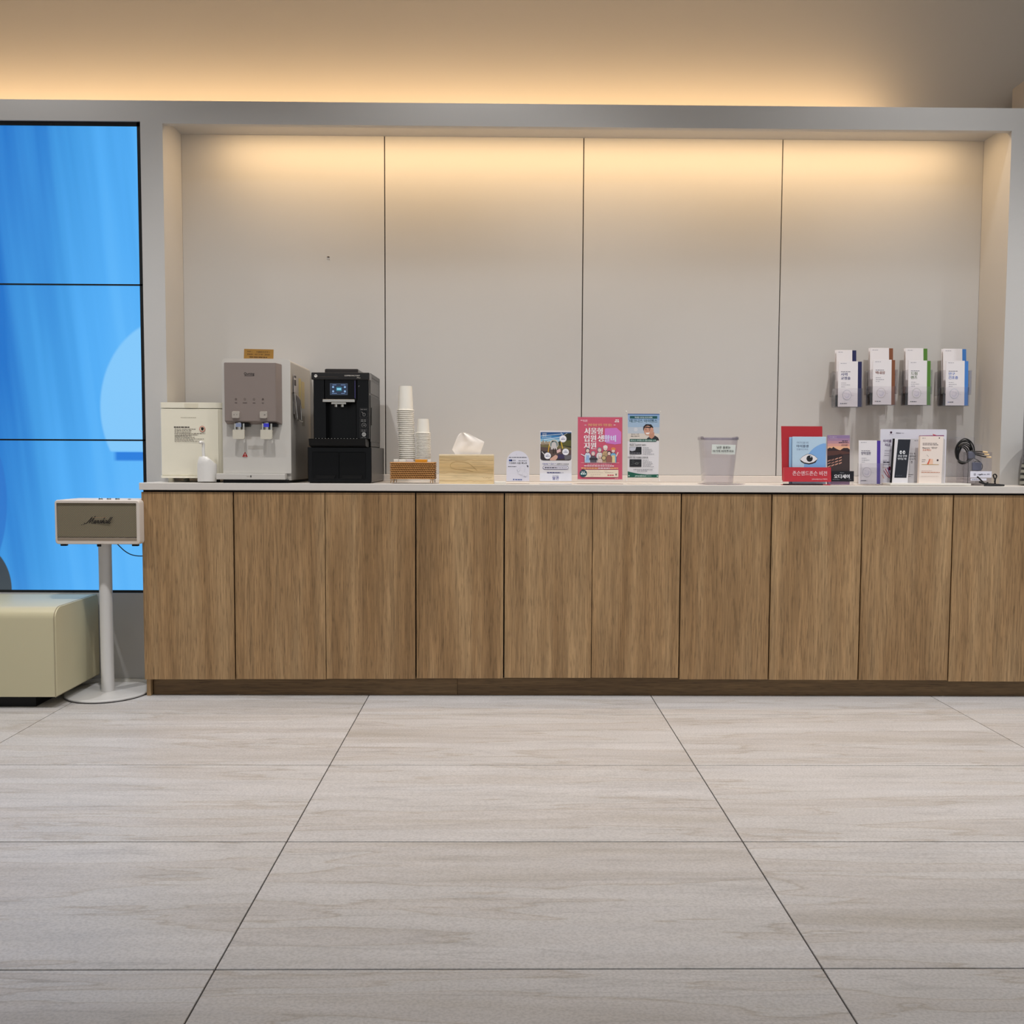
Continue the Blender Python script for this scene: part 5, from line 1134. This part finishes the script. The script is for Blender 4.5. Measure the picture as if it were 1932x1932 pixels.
P.dashes(1739.5, 1759, 888.2, .7, (206, 170, 160), 9, 3, 5); P.dashes(1739, 1774, 891.2, 1.0, (206, 136, 104), 10, 3, 6); P.dashes(1739, 1772, 898.6, .6, (220, 200, 190), 11, 3, 6); P.done(f)

# ---- clear tiered holder with charging cables
L = Loc(1826, -.100, vguess=908)
t = thing('cable_holder', 'clear tiered acrylic holder with a white label at the right end of the counter', 'holder', L.loc())
for (u0, u1, v0, y) in ((1789, 1836, 811, .085), (1800, 1851, 824, .060), (1812, 1859, 838, .035)):
    bm = BM(); prism(bm, rrect(L.x(u0), L.x(u1), .003, L.z(v0), (.008, .008, 0, 0), 4), y, y+.003, 'y'); obj('tier_panel', bm, CLEAR2, t)
bm = BM(); box(bm, L.x(1820), L.x(1868), -.03, .09, .0, .003, .001, 1); box(bm, L.x(1788), L.x(1819.9), .03, .09, .0, .003, .001, 1); obj('base', bm, CLEAR2, t)
holder_box(t, L.x(1823), L.x(1868), -.012, .030, .003, L.z(853), nm='front_pocket')
bm = BM(); box(bm, L.x(1827), L.x(1867.5), -.0145, -.0125, L.z(901), L.z(889), .0003, 1); lb = obj('label', bm, mat('label_white', (228, 228, 242), .4), t)
bm = BM(); box(bm, L.x(1828), L.x(1858), -.0145, -.0125, L.z(906.6), L.z(902.4), .0003, 1); obj('label', bm, MC['label_white'], t)
P = Print(L, -.0146, 'label_print'); G5 = (90, 90, 108)
P.disc(1835.5, 895, 2.2, G5); P.disc(1835.5, 895, 1.6, (228, 228, 242)); P.poly([(1834.4, 896), (1835.5, 893.4), (1836.6, 896)], G5); P.dashes(1841, 1857, 895, 1.4, (110, 110, 124), 4, 1.5, 3); P.line(1844, 896.4, 1849.5, 894, 1.4, (36, 34, 44)); P.dashes(1859, 1863.5, 894.6, 1.7, G5, 6, 1.5, 2.5); P.dashes(1830, 1845, 904.5, 1.1, G5, 7, 2, 4); P.done(lb)
# coiled cable bundle
Lc = Loc(1820, -.085, vguess=860)
CBL = mat('black_rubber_cable', (8, 8, 9), .4)
t = thing('cable_coil', 'thick bundle of black charging cables coiled in the clear tiered holder', 'cable', (Lc.X, Lc.Y, .9))
def cc(u, v, y=0): return (Lc.x(u), y, Lc.z(v))
rnd = random.Random(5)
for k in range(7):
    pts_ = []; cu, cv, ru, rv = 1817+k*.5, 848+k*1.6, 17.5-k*1.5, 20-k*1.1
    for a in range(0, 360, 30):
        rad = math.radians(a); pts_.append(cc(cu+ru*math.cos(rad)+rnd.uniform(-.6, .6), cv-rv*math.sin(rad)+rnd.uniform(-.6, .6)+(4 if math.sin(rad) < -.3 else 0), -.014+.005*k+.006*math.sin(rad*2+k)))
    bm = BM(); tube(bm, pts_, .0027, 6, 4, closed=True); obj('cable_loop', bm, CBL, t, smooth=True)
for k, (u, v) in enumerate(((1848, 853.2), (1851, 857.6), (1855, 862.4))):
    bm = BM(); tube(bm, [cc(1822+k*2, 851+k*3, -.012), cc(1832+k*2, 852+k*3, -.022), cc(u-9, v-1, -.040), cc(u-5, v-.4, -.048)], .0027, 7, 5); pl = obj('cable_end', bm, CBL, t, smooth=True)
    bm = BM(); cyl(bm, cc(u-5, v-.4, -.048), cc(u+2.6, v+.5, -.054), .0036, 12); obj('plug', bm, mat('gold_plug', (236, 206, 158), .25, .3), pl, smooth=True)
bm = BM(); tube(bm, [cc(1826, 862, -.0), cc(1838, 866, -.012), cc(1846, 871, -.014), cc(1851, 878, -.014), cc(1849, 886, -.014), cc(1840, 888, -.014), cc(1833, 884, -.014), cc(1833, 876, -.013), cc(1839, 870, -.013), cc(1848, 872, -.013)], .0017, 6, 5); obj('cable_loop', bm, CBL, t, smooth=True)
# eyeglass-like clear pieces inside the pocket are small boxed cable blocks
bm = BM(); box(bm, Lc.x(1829), Lc.x(1847), -.028, -.020, Lc.z(888), Lc.z(872), .003, 2); box(bm, Lc.x(1822), Lc.x(1836), -.022, -.012, Lc.z(866), Lc.z(852), .004, 2); obj('cable_tie_pouch', bm, mat('slate_pouch', (96, 98, 116), .3), t)
# loose cable on the counter
Lk = Loc(1872, -.190, vguess=910)
t = thing('loose_cable', 'loose black cable with a small upright loop lying on the counter at the far right', 'cable', (Lk.X, Lk.Y, .9))
def ck(u, dz, y=0): return (Lk.x(u), y, dz)
bm = BM(); tube(bm, [ck(1843, .040, .0), ck(1848, .030, -.002), ck(1855, .014, -.004), ck(1864, .006, -.004), ck(1876, .0045, -.002), ck(1888, .0045, .004), ck(1894, .0045, .012), ck(1890, .006, .022), ck(1878, .008, .026), ck(1866, .010, .020), ck(1868, .016, .014)], .0032, 7, 5); obj('cable_run', bm, CBL, t, smooth=True)
bm = BM(); tube(bm, [ck(1845, .018, -.010), ck(1853, .012, -.010), ck(1866, .0075, -.008), ck(1880, .0065, -.006), ck(1893, .005, .0)], .0042, 8, 5, r_end=.0028); obj('cable_run', bm, CBL, t, smooth=True)
bm = BM(); tube(bm, [ck(1853, .0036, -.016), ck(1866, .0036, -.018), ck(1882, .0036, -.014), ck(1893, .0040, -.006)], .0038, 7, 5); obj('cable_run', bm, CBL, t, smooth=True)
bm = BM(); tube(bm, [ck(1878, .008, .006), ck(1879, .024, .006), ck(1877, .034, .006), ck(1875, .046, .006), ck(1878.5, .050, .006), ck(1881.5, .042, .006), ck(1879.5, .030, .006), ck(1878, .020, .006), ck(1880, .010, .008)], .0028, 7, 5); obj('cable_loop', bm, CBL, t, smooth=True)

# ---- four wall-mounted clear leaflet holders with two tiers
YWALL = YB-.0005
specs = [(1570, 1627, 668, 768.5, 1577.5, 1617, 669.5, 1582.5, 1619.2, 1627, 680, 765.5, (22, 26, 78), ['시력', '교정술'], (30, 40, 110), 'navy'),
         (1636, 1693, 663, 764.5, 1641, 1686.5, 665, 1648, 1682.8, 1689.8, 679, 763.5, (124, 72, 42), ['백내장'], (120, 60, 44), 'brown'),
         (1702.5, 1762.5, 663, 765, 1708, 1751.5, 664.5, 1714.8, 1749.8, 1757, 680, 763.5, (76, 124, 40), ['드림', '렌즈'], (70, 96, 50), 'green'),
         (1770, 1829, 663, 766, 1779, 1825, 665, 1785.8, 1820.8, 1828.2, 680.5, 764.5, (62, 122, 196), ['안구', '건조증'], (60, 106, 190), 'blue')]
for (h0, h1, hv0, hv1, b0, b1, bv, f0, f1, fb, fv0, fv1, bar, title, tcol, nm) in specs:
    um = (h0+h1)/2
    # the holder's frame: depth planes back to front
    yb1, yf = .150, .100
    Lh = Loc(um, yf, Z=at(um, hv1, Y=yf).z, vguess=hv1)
    t = thing('wall_leaflet_holder', 'two-tier clear wall holder with the %s-edged leaflets' % nm, 'leaflet holder', (Lh.X, YWALL, Lh.Z), 'clear leaflet holders on the niche wall')
    xa, xb = Lh.x(f0-7), Lh.x(fb+.6); D = YWALL-yf
    bm = BM(); box(bm, at(h0-1, 720, Y=YWALL).x-Lh.X, at(b1+3, 720, Y=YWALL).x-Lh.X, -.003, 0, .01, .175, .001, 1); obj('back_plate', bm, CLEAR2, t)
    # lower front pocket
    holder_box(t, xa, xb, -D, -D+.045, .0, .085, nm='lower_pocket')
    # upper rear pocket
    holder_box(t, at(h0+2, 720, Y=yf+.1).x-Lh.X, at(b1+2.5, 720, Y=yf+.08).x-Lh.X, -D+.052, -.0035, .055, .165, nm='upper_pocket')
    bm = BM(); box(bm, xa+.001, xb-.001, -D+.0452, -D+.0518, .0, .06); obj('joining_web', bm, CLEAR2, t)
    # leaflets, rear tier and front tier
    leaflet(b0+1.5, b1-8, b1, bv, bv+86, Lh.Z+.0585, yf+.080, bar, title, tcol, 'white leaflet with a %s right edge, in the rear upper tier of its wall holder' % nm, None, small=True, lean=-4)
    leaflet(f0-.6, f1, fb, fv0, fv1, Lh.Z+.0035, yf+.012, bar, title, tcol, 'white leaflet with a %s right edge, in the front tier of its wall holder' % nm, None, lean=-2.5)
    for q in (1,):
        Lr = Loc(b0+18, yf+.088, Z=Lh.Z+.0585, vguess=700)
        o = obj('leaflet', box(BM(), Lr.x(b0), Lr.x(b1-9), 0, .0015, 0, (86)*Lr.s, .0002, 1), PAPER); o.location = (Lr.X, Lr.Y+.006, Lh.Z+.0585); o.rotation_euler = (math.radians(-4), 0, 0)
        tag(o, 'spare white leaflet tucked behind the %s-edged ones at the back of their wall holder' % nm, 'leaflet')
# small dark emblem on the first panel
p = at(619.4, 487, Y=YB)
bm = BM()
for r_, a0, a1 in ((.0072, 35, 145), (.0040, 30, 150)):
    tube(bm, [(r_*math.cos(math.radians(a)), 0, r_*math.sin(math.radians(a))) for a in range(a0, a1+1, 22)], .0011, 5, 0)
lathe(bm, [(0, -.0012), (.0022, 0), (0, .0012)], 8, cx=.004, cz=-.006); lathe(bm, [(0, -.001), (.0018, 0), (0, .001)], 8, cx=-.004, cz=-.005)
o = obj('wall_mark', bm, mat('brown_mark', (96, 78, 58), .6)); o.location = (p.x, YB-.0008, p.z); tag(o, 'tiny dark wireless-style mark on the first niche panel above the water dispenser', 'sticker')

# ---- striped pot at the right edge
Lp_ = Loc(1966, -.07, vguess=905)
t = thing('striped_pot', 'black and white striped pot at the right edge beyond the pillar, cut by the frame', 'pot', (Lp_.X+.005, Lp_.Y, .9))
def stripes():
    m = bpy.data.materials.new('black_white_stripes'); m.use_nodes = True; nt = m.node_tree; n = nt.nodes; Lk = nt.links
    b = n['Principled BSDF']; b.inputs['Roughness'].default_value = .4; tc = n.new('ShaderNodeTexCoord'); wv = n.new('ShaderNodeTexWave'); wv.bands_direction = 'Z'; wv.inputs['Scale'].default_value = 13; wv.inputs['Distortion'].default_value = 1.5; wv.inputs['Detail'].default_value = 1
    Lk.new(tc.outputs['Object'], wv.inputs['Vector']); rp = n.new('ShaderNodeValToRGB'); Lk.new(wv.outputs['Fac'], rp.inputs[0]); rp.color_ramp.interpolation = 'CONSTANT'; rp.color_ramp.elements[0].color = rgb(14, 20, 16); rp.color_ramp.elements[1].color = rgb(150, 154, 148); rp.color_ramp.elements[1].position = .42
    Lk.new(rp.outputs[0], b.inputs['Base Color']); return m
bm = BM(); lathe(bm, [(0, 0), (.084, 0), (.090, .006), (.088, .05), (.083, .095), (.079, .098), (.079, .09), (0, .085)], 40); obj('pot_body', bm, stripes(), t, smooth=True)
bm = BM(); lathe(bm, [(.079, .098), (.0815, .16), (.079, .19), (.077, .19), (.076, .10)], 32); obj('glass_collar', bm, clear('dark_glass', (150, 146, 160), .2, .05), t, smooth=True)
